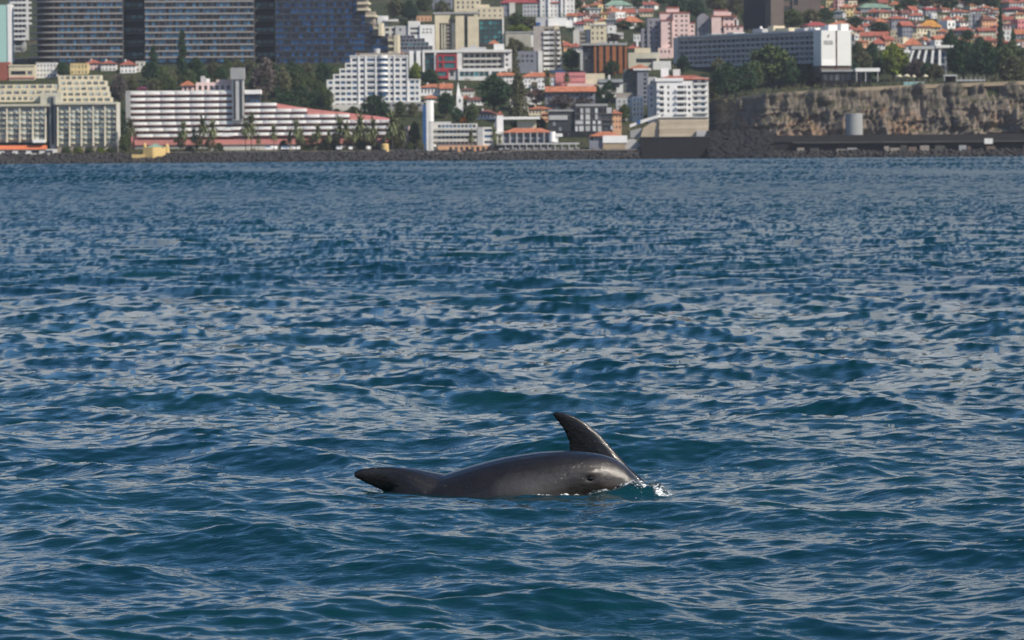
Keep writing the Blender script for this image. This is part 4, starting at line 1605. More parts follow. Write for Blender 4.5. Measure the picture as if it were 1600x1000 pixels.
b = B('beige_hall', 'windowless beige hall left of the tall grey apartment tower', 790, 836, 74, back=5, depth=16)
b.box('wall', wall_mat('warm_grey_render', (0.40, 0.38, 0.33)), 790, 830, 51, 74)
b.box('wall', WHITE, 830, 835.5, 50, 74, .8, 14)
b.box('parapet', LGREY, 789.5, 836, 49.5, 51, -.4, 16)
b = B('grey_office', 'low grey office with small square windows left of the grey tower', 798, 848, 114, depth=14)
b.wall(BLUEGREY, 798, 841, 80, 114, [(815, 819), (822, 826), (829, 833)], [(86, 89.5), (93.5, 97)], G_DARK)
b.box('end_wall', WHITE, 841, 848, 80, 114, -.5, 14)

b = B('apartment_tower', 'tall grey beige apartment tower with white stacked balconies', 834, 881, 114, back=6, depth=14)
b.box('wall', wall_mat('grey_beige_render', (0.40, 0.36, 0.33)), 834, 849, 41, 114, 0, 13)
ys = [45.5 + 8.1 * i for i in range(8)]
b.wall(TAUPE, 849, 866, 41, 114, [(851, 858), (859.5, 865)], [(y, y + 3.6) for y in ys], G_DARK, f=.5, rev=.8)
b.bands(WHITE, 849.5, 858.5, [y + 3.2 for y in ys], 4.4, -1.0, .5)
b.bands(LGREY, 858.6, 866, [y + 3.2 for y in ys], 4.0, -.5, .5)
b.poly('side_wall', CREAM, [(866.5, 114), (866.5, 40), (874, 40), (880.5, 114)], .2, 12)
b.bands(WHITE, 871, lambda y: 875 + (y - 45) * .075, [y + 4 for y in ys], 3.4, -1.0, .2)
b.wall(TAUPE, 868, 875, 47, 112, [(871, 874)], [(y + .5, y + 3.8) for y in ys], G_DARK, f=-.1, b=.2, rev=.2)
b.box('roof_head', LGREY, 838, 856, 27, 41, 3, 10)
b.box('roof_head', WHITE2, 857, 886, 28, 41, 2, 11)
b.box('roof_tank', BLUEP, 838.5, 845, 35, 39.5, 1, 3)
b.box('roof_slab', WHITE2, 884, 895, 32, 43, 3, 11)

b = B('red_roof_institution', 'long white institution with crimson roof and rows of small windows at the top edge', 782, 898, 27, depth=14)
b.wall(BLUEGREY, 782, 800, 3, 27, cols(3, 783, 799, .4), [(6, 9), (14, 17)], G_DARK, single=False)
b.wall(OFFWHITE, 796, 805, 4, 27, f=-1)
b.wall(LGREY, 817, 844, 5, 27, cols(5, 818, 843, .45), [(9, 12.5), (16, 19.5), (22, 25)], G_BLUE, single=False)
b.wall(WHITE, 844, 898, -6, 27, cols(8, 846, 897, .3), [(-1, 2), (9, 12), (16, 19), (22, 25)], G_DARK, f=-1, single=False)
b.piers(WHITE2, [858, 878, 884], 3.5, -8, 27, -2.2, -1)
b.roof(CRIM, 782, 858, -6, 4)
b.roof(CRIM, 860, 884, -6, 4.5, f=-1, b=8)

# ---- church and old roofs below
b = B('church', 'white church with a pointed white spire among red roofs', 708, 726, 177, back=2, depth=10, cat='church')
b.wall(WHITE2, 713.5, 723.5, 151, 177, [(717, 720)], [(155, 160)], G_DARK, b=3.5)
m = MB()
zb, zt = b.Z(151), b.Z(128)
x0_, x1_ = b.X(713.5), b.X(723.5)
c_ = [(x0_, 0, zb), (b.X(721), 0, zb), (b.X(721), 3.5, zb), (x0_, 3.5, zb)]
ap = (b.X(716), 1.7, zt)
for i in range(4):
    m.poly([c_[i], c_[(i + 1) % 4], ap])
m.build('spire', WHITE2, b.o)
b.poly('gable_wall', WHITE2, [(706, 177), (706, 172), (713, 164), (716, 163), (722, 177)], .4, 10)
b.roof(REDR, 723, 733, 148, 153, f=2, b=9)
house(657, 694, 131, 136, 149, WHITE2, TERRA, 'white house with a long orange roof below the red framed box', rows=1)
house(688, 706, 130, 138, 150, WHITE, TERRA, 'white gabled house next to the church spire', kind='gable')
house(663, 684, 148, 153, 160, OFFWHITE, TERRA, 'orange roofed house just above the white cylindrical tower')
house(721, 741, 137, 140, 152, OFFWHITE, BROWNR, 'small pale house with brown roof right of the spire')
house(730, 756, 150, 156, 164, WHITE2, BROWNR, 'white house with red brown roof at the foot of the large dark tree')
house(744, 778, 171, 178, 186, WHITE, BROWNR, 'brown roofed house below the large dark tree')
house(768, 812, 113, 118, 130, WHITE, TERRA, 'long orange roofed house right above the large dark tree')
house(816, 866, 113, 119.5, 128, WHITE, TERRA, 'long house with bright orange roof left of the pink building')
house(819, 830, 120, 124, 137, WHITE2, None, 'white arched house left in the row under the orange roof')
house(840, 851, 120, 123, 140, WHITE2, None, 'white arched house in the middle of the row under the orange roof')
house(860, 870, 120, 123, 140, WHITE2, None, 'white arched house right in the row under the orange roof')
house(797, 826, 148, 153, 173, WHITE, None, 'white house with dark windows behind the tall conifers')
house(824, 846, 140, 146, 162, WHITE2, REDR, 'white villa with red roof beside the purple jacaranda')
house(826, 862, 166, 170, 180, CREAM, TERRA, 'low cream house with orange eaves left of the dark modern building')
house(846, 857, 176, 178, 190, PEACH, TERRA, 'peach coloured little house at the left end of the dark modern building')

b = B('pink_building', 'rose pink building with two rows of arched openings', 868, 946, 140, depth=14)
b.wall(ROSE, 868, 915, 113, 140, cols(9, 880, 914, .5), [(118, 121.5), (127, 130)], G_DARK, single=False)
b.wall(CREAM, 915, 945, 115, 140, [(933, 943)], [(128, 132)], G_DARK, f=.3)
b.bands(PINK, 885, 932, [131], 4.5, -2.5, 0, 'terrace')
b.box('terrace_canopy', BLUEP, 860, 884, 110.5, 112.5, 2, 8)
b = B('orange_roof_hall', 'long hall with an orange pent roof over dark windows, purple trees in front', 850, 932, 172, depth=14)
b.wall(BLUEGREY, 852, 930, 143, 172, cols(10, 854, 928, .6), [(146, 150), (154, 158)], G_DARK)
b.pent(TERRA, 852, 932, 134.5, 143, -2, 6, 'roof')
b = B('white_shed', 'pale shed with sloping grey roof right of the pink building', 935, 975, 150, depth=12)
b.wall(WHITE, 937, 974, 127, 150, [(950, 968)], [(130, 137)], G_GREY)
b.pent(GREYR, 935, 975, 123, 128, -1, 10, 'roof')
b.box('chimney', WHITE, 951, 954, 117, 124, 5, 6)

b = B('orange_panel_block', 'office block with tall orange panels and a dark glass side', 908, 980, 116, depth=18, rz=0.0)
b.wall(DGREY, 908, 928.5, 71, 116, cols(3, 914, 928, .85), [(75 + 6 * i, 80 + 6 * i) for i in range(6)], G_DARK, f=1.5, single=False)
b.box('edge_wall', LGREY, 907, 911, 68, 110, .8, 16)
b.wall(DGREY, 928.5, 979, 71, 116, cols(5, 932, 976, .38), [(75 + 6.4 * i, 80 + 6.4 * i) for i in range(6)], G_DARK, f=0, b=16)
for i, x in enumerate((928.5, 936.2, 946.6, 956.8, 966.8, 976.2)):
    w = 3.4 if i in (0, 5) else 6
    b.box('panel', ORANGE, x, x + w, 72.5, 115, -.8, 0)
b.box('roof_slab', GREY, 907, 980, 67.5, 71, -.8, 17)
for x in (935, 944, 953, 961):
    b.box('roof_plant', LGREY, x, x + 5, 65, 67.5, 4, 7)

b = B('cream_villa', 'cream building with a wide window strip right of the orange panel block', 980, 1040, 108, depth=14)
b.wall(IVORY, 982, 1030, 82, 108, [(994, 1026)], [(91.5, 98)], G_DARK)
b.box('roof_slab', CREAM, 992, 1017, 75, 82, 1, 10)
b.roof(REDR, 982, 1000, 67, 75, f=2, b=12)
b.box('chimney', WHITE2, 995, 998, 64, 75, 3, 5)
b.box('annex', WHITE, 1020, 1048, 96, 110, -4, 2)

b = B('dark_apartments', 'shaded apartment house with dark balconies and a red roof edge', 974, 1014, 164, depth=16)
b.wall(wall_mat('shaded_balcony_render', (0.12, 0.13, 0.12)), 975, 996, 108, 164, cols(3, 976, 995, .6), [(111 + 7 * i, 115.5 + 7 * i) for i in range(6)], G_DARK, f=4, single=False)  # balcony front's shade is put into this dark wall colour
b.wall(BLUEGREY, 996, 1013.5, 110, 182, [(1006, 1010)], [(115 + 7 * i, 119 + 7 * i) for i in range(8)], G_DARK, f=.5)
b.roof(TERRA, 985, 1016, 100, 107, f=1, b=12)
b.box('roof_edge', WHITE, 990, 1018, 107, 110, -.3, 13)
b = B('white_apartments', 'white five storey apartment house with a red hipped roof by the stone retaining wall', 1013, 1108, 184, D=2176, depth=16)
b.wall(LGREY, 1013, 1026.5, 120, 184, [(1017, 1020)], [(126 + 9.2 * i, 130 + 9.2 * i) for i in range(5)], G_DARK, f=3)
b.wall(WHITE2, 1026.5, 1082, 127, 184, [(1031, 1037.5), (1043, 1046), (1058.5, 1069), (1070, 1072.5), (1075, 1079)], [(134 + 9.2 * i, 138.5 + 9.2 * i) for i in range(5)], G_DARK, rev=.6)
b.wall(WHITE, 1082, 1107.5, 122, 184, [(1084.5, 1090), (1096, 1102)], [(125 + 9.0 * i, 129.5 + 9.0 * i) for i in range(6)], G_BLUE, f=2, rev=.6)
b.bands(WHITE2, 1056, 1074, [139 + 9.2 * i for i in range(5)], 3.0, -1.2, 0)
b.bands(WHITE2, 1029.5, 1038.5, [139 + 9.2 * i for i in range(5)], 2.6, -.9, 0)
b.bands(WHITE, 1084, 1106, [130 + 9.0 * i for i in range(6)], 2.6, .9, 2)
b.roof(REDR, 1027, 1107, 117.5, 124, f=1, b=15, over=.9)
b.box('cornice', WHITE2, 1024, 1068, 122, 127, -.6, 8)
b.box('stair_head', WHITE2, 1034, 1046, 106, 120, 7, 11)
b.box('stair_head', WHITE, 1053, 1064, 108, 119, 7, 11)
b = B('white_flats', 'small white block of flats left below the white five storey house', 963, 1007, 188, depth=12)
b.wall(LGREY, 963, 988, 153, 188, cols(3, 964, 987, .3), [(157 + 8 * i, 160 + 8 * i) for i in range(4)], G_DARK)
b.wall(WHITE2, 988, 1005.5, 151, 188, cols(3, 989, 1005, .5), [(154 + 7.6 * i, 158.5 + 7.6 * i) for i in range(4)], G_GREY, f=-1)
b.bands(WHITE, 988.5, 1005, [158.6 + 7.6 * i for i in range(4)], 2, -1.9, -1)
b.box('roof_head', TAUPE, 964, 990, 145, 153, 2, 10)

# ---- the modern dark hotel by the quay
b = B('dark_modern_hotel', 'dark slate hotel with scattered pale panels behind the quay', 855, 958, 212, D=2150, depth=14)
PANEL = wall_mat('pale_grey_panel', (0.55, 0.55, 0.56), var=.2)
b.wall(DGREY, 857, 898, 174, 212, cols(3, 862, 890, .5), [(189, 196), (198, 204)], G_GREY)
b.box('roof_band', LGREY, 858, 887, 180, 187, -.6, 0)
b.box('roof_slab', GREY, 857, 898, 171, 174, -.5, 13)
b.wall(DGREY, 898, 957, 166, 212, [(901, 908), (913, 923), (926, 931), (933, 941), (944, 952)], [(170, 176.5), (179, 186), (188.5, 193.5), (197, 204.5)], G_DARK, f=-1)
for xa, xb, ya, yb_ in ((907, 911.5, 169.5, 177), (915, 922, 169.5, 177), (930, 934, 169.5, 177), (948, 956, 168.5, 177.5), (907, 911.5, 179, 187), (915, 922, 179, 187), (930, 934, 179, 187), (899, 911.5, 188.5, 194),
                        (915, 922, 189, 194), (926, 930.5, 189, 194), (934, 939, 189, 194), (899, 902.5, 197, 206), (905, 912, 197, 206), (915, 922, 197, 206), (926, 931, 197, 206), (934, 940, 197, 206), (954, 958.5, 197, 203)):
    b.box('panel', PANEL, xa, xb, ya, yb_, -1.35, -1)
b.bands(SLAB2, 898, 957, [177.3, 187, 194.6], 1.3, -1.5, -1, 'floor_slab')
b.box('roof_slab', GREY, 900, 950, 162.5, 166, 0, 12)
b.wall(BASALT, 862, 930, 205, 214, cols(9, 864, 928, .6), [(207, 212)], G_DARK, f=-3, b=0)
house(956, 971, 173, 177, 203, PEACH, TERRA, 'narrow peach house squeezed beside the dark slate hotel', D=2150, rows=3)

# ---- hotel with round ends and its blue stair tower
b = B('round_end_hotel', 'low white hotel with rounded balcony ends and peach arcades', 666, 772, 237, D=2116, depth=14)
b.wall(OFFWHITE, 669, 746, 193, 237, cols(10, 684, 744, .78), [(195, 199), (203.6, 207.6), (212.6, 216.6), (221, 225)], G_BLUE, f=.5)
for y in (199, 208, 217):
    b.box('balcony', OFFWHITE, 673, 745, y, y + 4.3, -1.2, .5)
    b.cyl('balcony_end', WHITE, 678, 5.0, y - .3, y + 4.6, .6, 20)
b.cyl('balcony_end', WHITE, 677, 5.0, 225, 229, .6, 20)
b.box('pier', LGREY, 746, 755, 199, 233, -1.4, 8)
b.wall(WHITE, 755, 771, 199, 237, [(757, 769)], [(202, 206), (211.5, 215.5), (220.5, 224.5)], G_BLUE, f=-.5)
b.wall(PEACH, 684, 770, 227.5, 237, cols(8, 700, 768, .55), [(229.5, 235.5)], G_DARK, f=-2.5, b=.5, name='arcade')
b.box('roof_head', LGREY, 669, 705, 190, 194, 2, 9)
b = B('stair_tower', 'tall stair tower, blue panel side and white rounded side', 660, 680, 232, D=2112, depth=6, cat='tower')
b.box('blue_side', BLUEP, 661, 666.4, 164, 232, -.5, 5)
b.box('white_side', WHITE, 666.5, 670, 157, 232, -.3, 5)
b.cyl('round_side', WHITE2, 672.5, 5.4, 157, 190, 2, 22)
b.cyl('round_base', LGREY, 672.5, 4.6, 190, 232, 2, 22)
b = B('white_pylon', 'white pylon with a small red cap beside the arcaded sea building', 768, 790, 212, D=2124, depth=4, cat='tower')
b.box('shaft', WHITE2, 776.5, 786.5, 179, 212, 0, 4)
b.roof(REDR, 777, 786, 173, 179, b=4, over=.2)
b.poly('stair', LGREY, [(767, 208), (777, 182), (777, 208)], 1, 3)
b.box('stair_base', WHITE, 760, 790, 205, 209, -1, 3)
b = B('viaduct_deck', 'white flat deck on a cream wall above the arcaded sea building', 786, 846, 199, D=2152, depth=8, cat='terrace')
b.box('deck', WHITE2, 786, 844, 182.5, 186.5, -3, 8)
b.box('wall', CREAM, 808, 838, 186.5, 199, 0, 7)

b = B('arcaded_sea_building', 'two storey grey building with white columns and an orange roof at the quay', 784, 866, 236, D=2106, depth=14)
b.wall(BLUEGREY, 786, 861, 206, 236, cols(7, 787, 859, .72), [(209, 214.5), (217.5, 222.5)], G_DARK)
b.piers(LGREY, [786 + 10.75 * i for i in range(8)], 1.4, 207, 233, -1.4, -.1, 'column')
b.roof(TERRA, 788, 861, 200, 206.5, f=0, b=10, over=1)
b.box('terrace', LGREY, 780, 905, 223.6, 226, -4, 0)
b.piers(LGREY, [790 + 11 * i for i in range(11)], 1.2, 226, 235, -4, -3.4, 'column')
b.box('terrace_wall', GREY, 780, 905, 231, 236, -3.2, 0)
b.cyl('round_stair', WHITE2, 863, 5, 206, 222, -2, 18)
b.box('lookout', WHITE2, 868, 879, 209, 214, -3, 1)
b.box('lookout_leg', WHITE2, 868, 872, 214, 223, -2.5, 0)

b = B('white_quay_house', 'low white house with a curved orange roof at the end of the quay', 918, 984, 233, D=2104, depth=14)
b.wall(BLUEGREY, 921, 942, 212, 233, cols(3, 922, 941, .7), [(213.5, 219.5)], G_DARK, f=.5)
b.box('wall', WHITE2, 942, 980, 212, 223.3, -1, 13)
b.box('base', BEIGE, 942, 977, 223.3, 233, -.6, 12)
b.roof(TERRA, 924, 968, 205.5, 212, f=0, b=9, over=.8)
b.poly('rock_mound', LGREY, [(972, 233), (976, 221), (985, 217.5), (993, 218), (998, 224), (1004, 226), (1000, 229), (992, 233)], 1, 9)
# ------------------------------------------------------------------ pink towers, stone tower, long hotel on the headland
def adopt(b, b2):
    """move the parts of b2 under b (for wings turned another way)"""
    bpy.context.view_layer.update()
    M = b.o.matrix_world.inverted() @ b2.o.matrix_world
    for c in list(b2.o.children):
        L = M @ c.matrix_basis
        c.parent = b.o
        c.matrix_parent_inverse = Matrix.Identity(4)
        c.matrix_basis = L
    bpy.data.objects.remove(b2.o)

b = B('pink_tower', 'larger pink apartment tower with stepped red topped storeys and a grey shaded side', 1003, 1086, 88, depth=20)
SHADE = wall_mat('shaded_pink_render', (0.25, 0.24, 0.27))  # the pink towers' render turned grey, shade put into the colour
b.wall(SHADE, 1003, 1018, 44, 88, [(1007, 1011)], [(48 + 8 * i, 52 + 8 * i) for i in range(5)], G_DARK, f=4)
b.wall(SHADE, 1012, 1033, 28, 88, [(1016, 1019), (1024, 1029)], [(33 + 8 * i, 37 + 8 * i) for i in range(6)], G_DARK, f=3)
b.wall(PINK, 1033, 1052, 32, 88, [(1044, 1047)], [(36 + 7.5 * i, 39 + 7.5 * i) for i in range(6)], G_DARK, f=-1)
b.wall(PINK, 1052, 1078, 20, 88, [(1055, 1058.5), (1064, 1067.5), (1071, 1074)], [(24 + 7.4 * i, 27 + 7.4 * i) for i in range(7)], G_DARK, f=0)
b.wall(PINK, 1078, 1086, 36, 88, [(1080, 1083.5)], [(40 + 7.4 * i, 43 + 7.4 * i) for i in range(5)], G_DARK, f=1)
b.box('stepped_storey', PINK, 1032, 1077, 20, 32, 5, 18)
b.box('stepped_storey', PINK, 1042, 1062, 12, 20, 6, 16)
b.box('slot', BROWN, 1047.5, 1050, 28, 88, -1.15, -1)
for xa, xb, y, f in ((1042, 1062, 10.6, 5.6), (1031, 1077.6, 18.6, 4.6), (1051.5, 1078.5, 19.2, -.4), (1032.5, 1052, 31, -1.4), (1077.5, 1086.5, 35, .6)):
    b.box('tile_coping', REDR, xa, xb, y, y + 1.6, f, f + 11)
b.wall(PINK, 1028, 1050, 75, 90, cols(3, 1030, 1048, .4), [(79, 83)], G_DARK, f=-4, b=0)

b = B('pink_tower', 'smaller pink apartment tower with gabled side greyed as in shade behind the long hotel', 1090, 1162, 62, depth=20)
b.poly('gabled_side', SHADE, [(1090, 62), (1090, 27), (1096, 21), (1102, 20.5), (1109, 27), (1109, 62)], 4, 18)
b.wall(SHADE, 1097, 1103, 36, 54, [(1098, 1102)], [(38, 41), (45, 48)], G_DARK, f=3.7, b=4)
b.wall(PINK, 1112, 1127, 26, 62, f=-1)
b.box('slot', BROWN, 1127, 1130, 26, 62, .3, 12)
b.wall(PINK, 1130, 1151, 25.5, 62, [(1134, 1137), (1142, 1145)], [(29, 32), (37, 40)], G_DARK)
b.wall(PINK, 1131, 1161, 41.5, 62, [(1135, 1138), (1142.5, 1145.5), (1151, 1155)], [(44, 47)], G_DARK, f=-2)
b.box('stepped_storey', PINK, 1116, 1138, 16, 26, 3, 14)
b.box('stepped_storey', PINK, 1138, 1143, 19, 26, 3, 14)
b.box('stepped_storey', WHITE, 1148, 1154, 31, 41, 0, 12)
for xa, xb, y, f in ((1116, 1138.5, 14.8, 2.6), (1111, 1151.5, 24.4, -1.4), (1130.5, 1161.5, 40.4, -2.4)):
    b.box('tile_coping', REDR, xa, xb, y, y + 1.6, f, f + 10)

b = B('stone_tower', 'broad stone block darkened as in shade with one sunlit brown face at the top edge', 1158, 1228, 46, depth=18, rz=-.5)
b.box('shaded_wall', wall_mat('shaded_stone', (0.030, 0.034, 0.045)), 1163, 1204.5, -20, 46, 0, 16)  # darker copy of the lit stone, with shade put into its colour
b2 = B('x', 'x', 1204, 1226, 46, D=b.D - 11, rz=.25, depth=10)
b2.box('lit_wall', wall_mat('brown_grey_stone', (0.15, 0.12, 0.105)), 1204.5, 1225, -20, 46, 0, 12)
adopt(b, b2)
b = B('stone_ruin', 'brown grey stone building with a dark opening right of the broad stone block', 1224, 1296, 30, depth=14)
b.wall(wall_mat('brown_grey_stone', (0.15, 0.12, 0.105)), 1238, 1282, -20, 28, [(1240, 1247)], [(-10, 8)], G_DARK, rev=1.5)
b.box('low_wall', BROWN, 1224, 1240, 2, 28, 1, 9)
b.box('opening', DGREY, 1225, 1238, 9, 22, .6, 1)

b = B('long_hotel', 'long shaded slab hotel with a white end wall bearing a small sign, on the headland', 1067, 1284, 106, D=2345, rz=-.95, depth=17)
HOTELC = wall_mat('hotel_concrete', (0.50, 0.50, 0.50))
x0_, x1_, yt_, yb_ = 1067, 1284, 55, 97
b.box('core', DGREY, x0_, x1_, yt_, 106, 2.2, 16)
g = MB()
nf = 31
rowsy = [yt_ + 1.8 + 8.3 * i for i in range(5)]
for y in rowsy:
    for i in range(nf):
        p = (x1_ - x0_) / nf
        g.box(b.X(x0_ + p * i) + .5, b.X(x0_ + p * (i + 1)) - .5, 1.8, 2.1, b.Z(y + 8), b.Z(y + 2.6))
stuff(g.build('window_panes', G_DARK, b.o))
b.piers(HOTELC, [x0_ + (x1_ - x0_) / nf * i for i in range(nf + 1)], .9, yt_, yb_, -.3, 1.9, 'fin')
b.bands(HOTELC, x0_, x1_, rowsy, 2.7, .2, 1.8, 'balcony')
b.bands(HOTELC, x0_ - 1, x1_ + 1, [yt_ - 3.4], 3.6, -.5, 16, 'roof_slab')
b.bands(LGREY, x0_, x1_, [yb_], 5, .4, 10, 'base_band')
b.box('left_end_wall', LGREY, x0_ - 7, x0_ - .2, yt_ - 1, 106, -.6, 14)
b2 = B('x', 'x', 1283, 1331, 104, D=2287, rz=.30, depth=12)
WEND = wall_mat('white_end_wall', (0.70, 0.70, 0.67), stain=.06)
ew = b2.box('end_wall', WEND, 1283, 1305.7, 47.5, 102.5, 0, 12)
b2.box('end_wall', WEND, 1308.4, 1330.5, 47.5, 102.5, 0, 12)
b2.box('end_wall_band', WHITE2, 1283, 1305.7, 93, 102.4, -.15, 0)
b2.box('slot', wall_mat('maroon_panel', (0.10, 0.035, 0.045)), 1305.7, 1308.4, 48.5, 104, .6, 10)
b2.box('undercroft', BROWN, 1283, 1330, 102.5, 106, 1.0, 11)
for x, w, y, h in ((1298, 14, 38.5, 9), (1318, 12, 37, 10.5)):
    b2.box('roof_house', WHITE2, x, x + w, y, y + h, 3, 9)
INK = wall_mat('sign_ink', (0.02, 0.016, 0.018), stain=0)
LOGO = wall_mat('sign_emblem', (0.035, 0.012, 0.02), stain=0)
m = MB()
m.prism([(b2.X(x), b2.Z(y)) for x, y in ((1293.2, 59.6), (1292.5, 58.2), (1293.0, 56.2), (1294.3, 54.4), (1295.8, 53.2), (1295.7, 55.2), (1294.8, 57.4), (1293.7, 58.6))], -.12, 0)
m.build('emblem', LOGO, ew)
for txt, y, sz in (('PESTANA', 66.6, 2.9), ('CARLTON', 69.7, 2.4)):
    cu = bpy.data.curves.new('lettering', 'FONT')
    cu.body = txt
    cu.size = sz * b2.k * 1.35
    cu.extrude = .06
    cu.align_x = 'CENTER'
    t = bpy.data.objects.new('lettering', cu)
    COL.objects.link(t)
    dg = bpy.context.evaluated_depsgraph_get()
    me = bpy.data.meshes.new_from_object(t.evaluated_get(dg))
    bpy.data.objects.remove(t)
    co = [v_.co.copy() for v_ in me.vertices]
    wdt = max(c.x for c in co) - min(c.x for c in co)
    sx = 14.2 * b2.k / b2.c / wdt
    for v_ in me.vertices:
        v_.co = Vector((v_.co.x * sx, -v_.co.z, v_.co.y))
    me.materials.clear()
    me.materials.append(INK)
    link('lettering', me, ew, (b2.X(1294.2), -.07, b2.Z(y)))
adopt(b, b2)
for x, w, h, mt in ((1100, 8, 3, GREY), (1130, 10, 3, LGREY), (1168, 14, 6.5, LGREY), (1190, 8, 10, CREAM), (1200, 20, 6, CREAM), (1228, 14, 4.5, LGREY), (1247, 10, 4, WHITE), (1264, 12, 5, WHITE)):
    b.box('roof_house', mt, x, x + w, yt_ - 3.4 - h, yt_ - 3.3, 4, 12)
b.cyl('roof_dish', WHITE2, 1176, 3.5, yt_ - 14, yt_ - 8, 6, 14, r2=1.5)
b.wall(BASALT, 1205, 1284, 102.2, 118, cols(9, 1207, 1283, .7), [(108, 115)], G_DARK, f=2, b=9, name='lower_floor')

b = B('garden_pavilion', 'dark low pavilion with a white flat canopy right of the white end wall', 1284, 1376, 128, D=2218, depth=9, cat='pavilion')
b.wall(BASALT, 1284, 1360, 112, 128, cols(8, 1286, 1358, .75), [(114.5, 125)], G_DARK)
b.box('canopy', WHITE2, 1336, 1374, 106.8, 112.2, -3, 6)
b.box('roof_slab', GREY, 1284, 1336, 108.5, 112, -1, 9)
b.piers(WHITE, [1338, 1352, 1371], .9, 112, 128, -2.6, -2.2, 'column')

b = B('fin_casino', 'white roofed hall with slanting white fins among the headland trees', 1414, 1494, 116, depth=16)
b.box('roof_slab', LGREY, 1424, 1464, 72, 77, -2, 14)
b.box('roof_slab', WHITE, 1462, 1491, 71, 75, -2.5, 14)
b.box('roof_edge', BROWN, 1424, 1478, 77, 79, -1.5, 12)
b.wall(BLUEGREY, 1420, 1480, 79, 116, cols(6, 1424, 1478, .75), [(82, 89), (92, 99), (102, 109)], G_BLUE, f=2)
for x, sl, yb2 in ((1424, 9, 102), (1434, 8, 106), (1444, 6.5, 108), (1454.5, 3.5, 110), (1465, .5, 112)):
    b.poly('fin', WHITE2, [(x + 1.5, 78.5), (x + 5, 78.5), (x + 5 - sl * .9, yb2), (x + 1.5 - sl * .9, yb2)], -2, 1)
b.poly('fin', WHITE2, [(1414, 79), (1424, 78.5), (1421, 84), (1416, 92), (1413.5, 92)], -1.5, 1)

# ---- what stands along the cliff's rim
def rim(px, dr=0):
    return float(np.interp((px - 800) * 2150 / F, CX, CD)) + dr
def parasol(px, yb, h, w, label):
    d = rim(px, 14)
    k = d / F
    o = thing('parasol', label, 'parasol', W(px, yb, d), random.random(), 'parasols on the clifftop pool terrace')
    p = MB()
    p.tube((0, 0, -1.5), (0, 0, h * k * .8), .06, .05, 6)
    p.build('pole', LGREY, o)
    m = MB()
    R_ = w * k / 2
    ring = [(R_ * math.cos(i * math.pi / 4), R_ * math.sin(i * math.pi / 4), h * k * .62) for i in range(8)]
    for i in range(8):
        m.poly([ring[i], ring[(i + 1) % 8], (0, 0, h * k)])
        a, c = ring[i], ring[(i + 1) % 8]
        m.quad((a[0], a[1], a[2] - .3), (c[0], c[1], c[2] - .3), c, a)
    m.build('canopy', CREAM, o)
for i, (x, y, w) in enumerate(((1405, 124, 10), (1417, 123.5, 11), (1428, 124.5, 7), (1446, 124, 9))):
    parasol(x, y, 8, w, ORD[i].capitalize().lower() + ' cream parasol from the left on the clifftop pool terrace')
b = B('pool_screen', 'pale turquoise glass screen along the clifftop pool terrace', 1412, 1444, 131, D=rim(1428, 5), depth=.3, cat='screen')
b.box('rail', WHITE, 1412, 1444, 128.0, 128.5, 0, .2)
for i in range(4):
    b.box('panel', wall_mat('turquoise_panel', (0.22, 0.42, 0.42), stain=.05), 1412.4 + 8 * i, 1419.6 + 8 * i, 128.5, 131, .05, .15)
b = B('viewing_frame', 'small grey steel kiosk frame at the cliff rim', 1474, 1498, 127, D=rim(1486, 8), depth=4, cat='kiosk')
b.box('roof', LGREY, 1475, 1496, 116.5, 119, 0, 4)
b.box('back', BASALT, 1476.5, 1494, 119, 127, 3.2, 3.8)
b.piers(LGREY, [1476, 1495], 1.2, 119, 127, .2, .8, 'post')
b = B('rim_fence', 'low pale fence with posts along the cliff rim', 1494, 1540, 128, D=rim(1517, 6), depth=.3, cat='fence')
b.box('rail', LGREY, 1494, 1540, 124.4, 126.4, 0, .2)
b.piers(LGREY, [1495 + 7.3 * i for i in range(7)], .8, 120.5, 128, -.1, .3, 'post')
b = B('rim_wall', 'long low pale parapet wall following the cliff rim', 1180, 1412, 140, D=2150, depth=.6, cat='wall')
bpy.data.objects.remove(b.o)
o = thing('rim_wall', 'long low tan parapet wall following the cliff rim', 'wall', (0, 0, 0))
for i in range(24):
    pa, pb = 1130 + i * 20, 1130 + (i + 1) * 20
    xa, xb = (pa - 800) * 2150 / F, (pb - 800) * 2150 / F
    da, db = np.interp(xa, CX, CD), np.interp(xb, CX, CD)
    za, zb = np.interp(xa, HX, HZ), np.interp(xb, HX, HZ)
    m = MB()
    for (x1, d1, z1, x2, d2, z2) in ((xa, da, za, xb, db, zb),):
        v0 = [(x1, d1 + 1.2, z1 - 1), (x2, d2 + 1.2, z2 - 1), (x2, d2 + 1.2, z2 + .9), (x1, d1 + 1.2, z1 + .9)]
        v1 = [(x, y + .6, z) for x, y, z in v0]
        m.poly(v0); m.poly([v0[3], v0[2], v1[2], v1[3]]); m.poly(list(reversed(v1)))
        m.poly([v0[1], v1[1], v1[2], v0[2]]); m.poly([v1[0], v0[0], v0[3], v1[3]])
    m.build('wall_section', BEIGE, o)

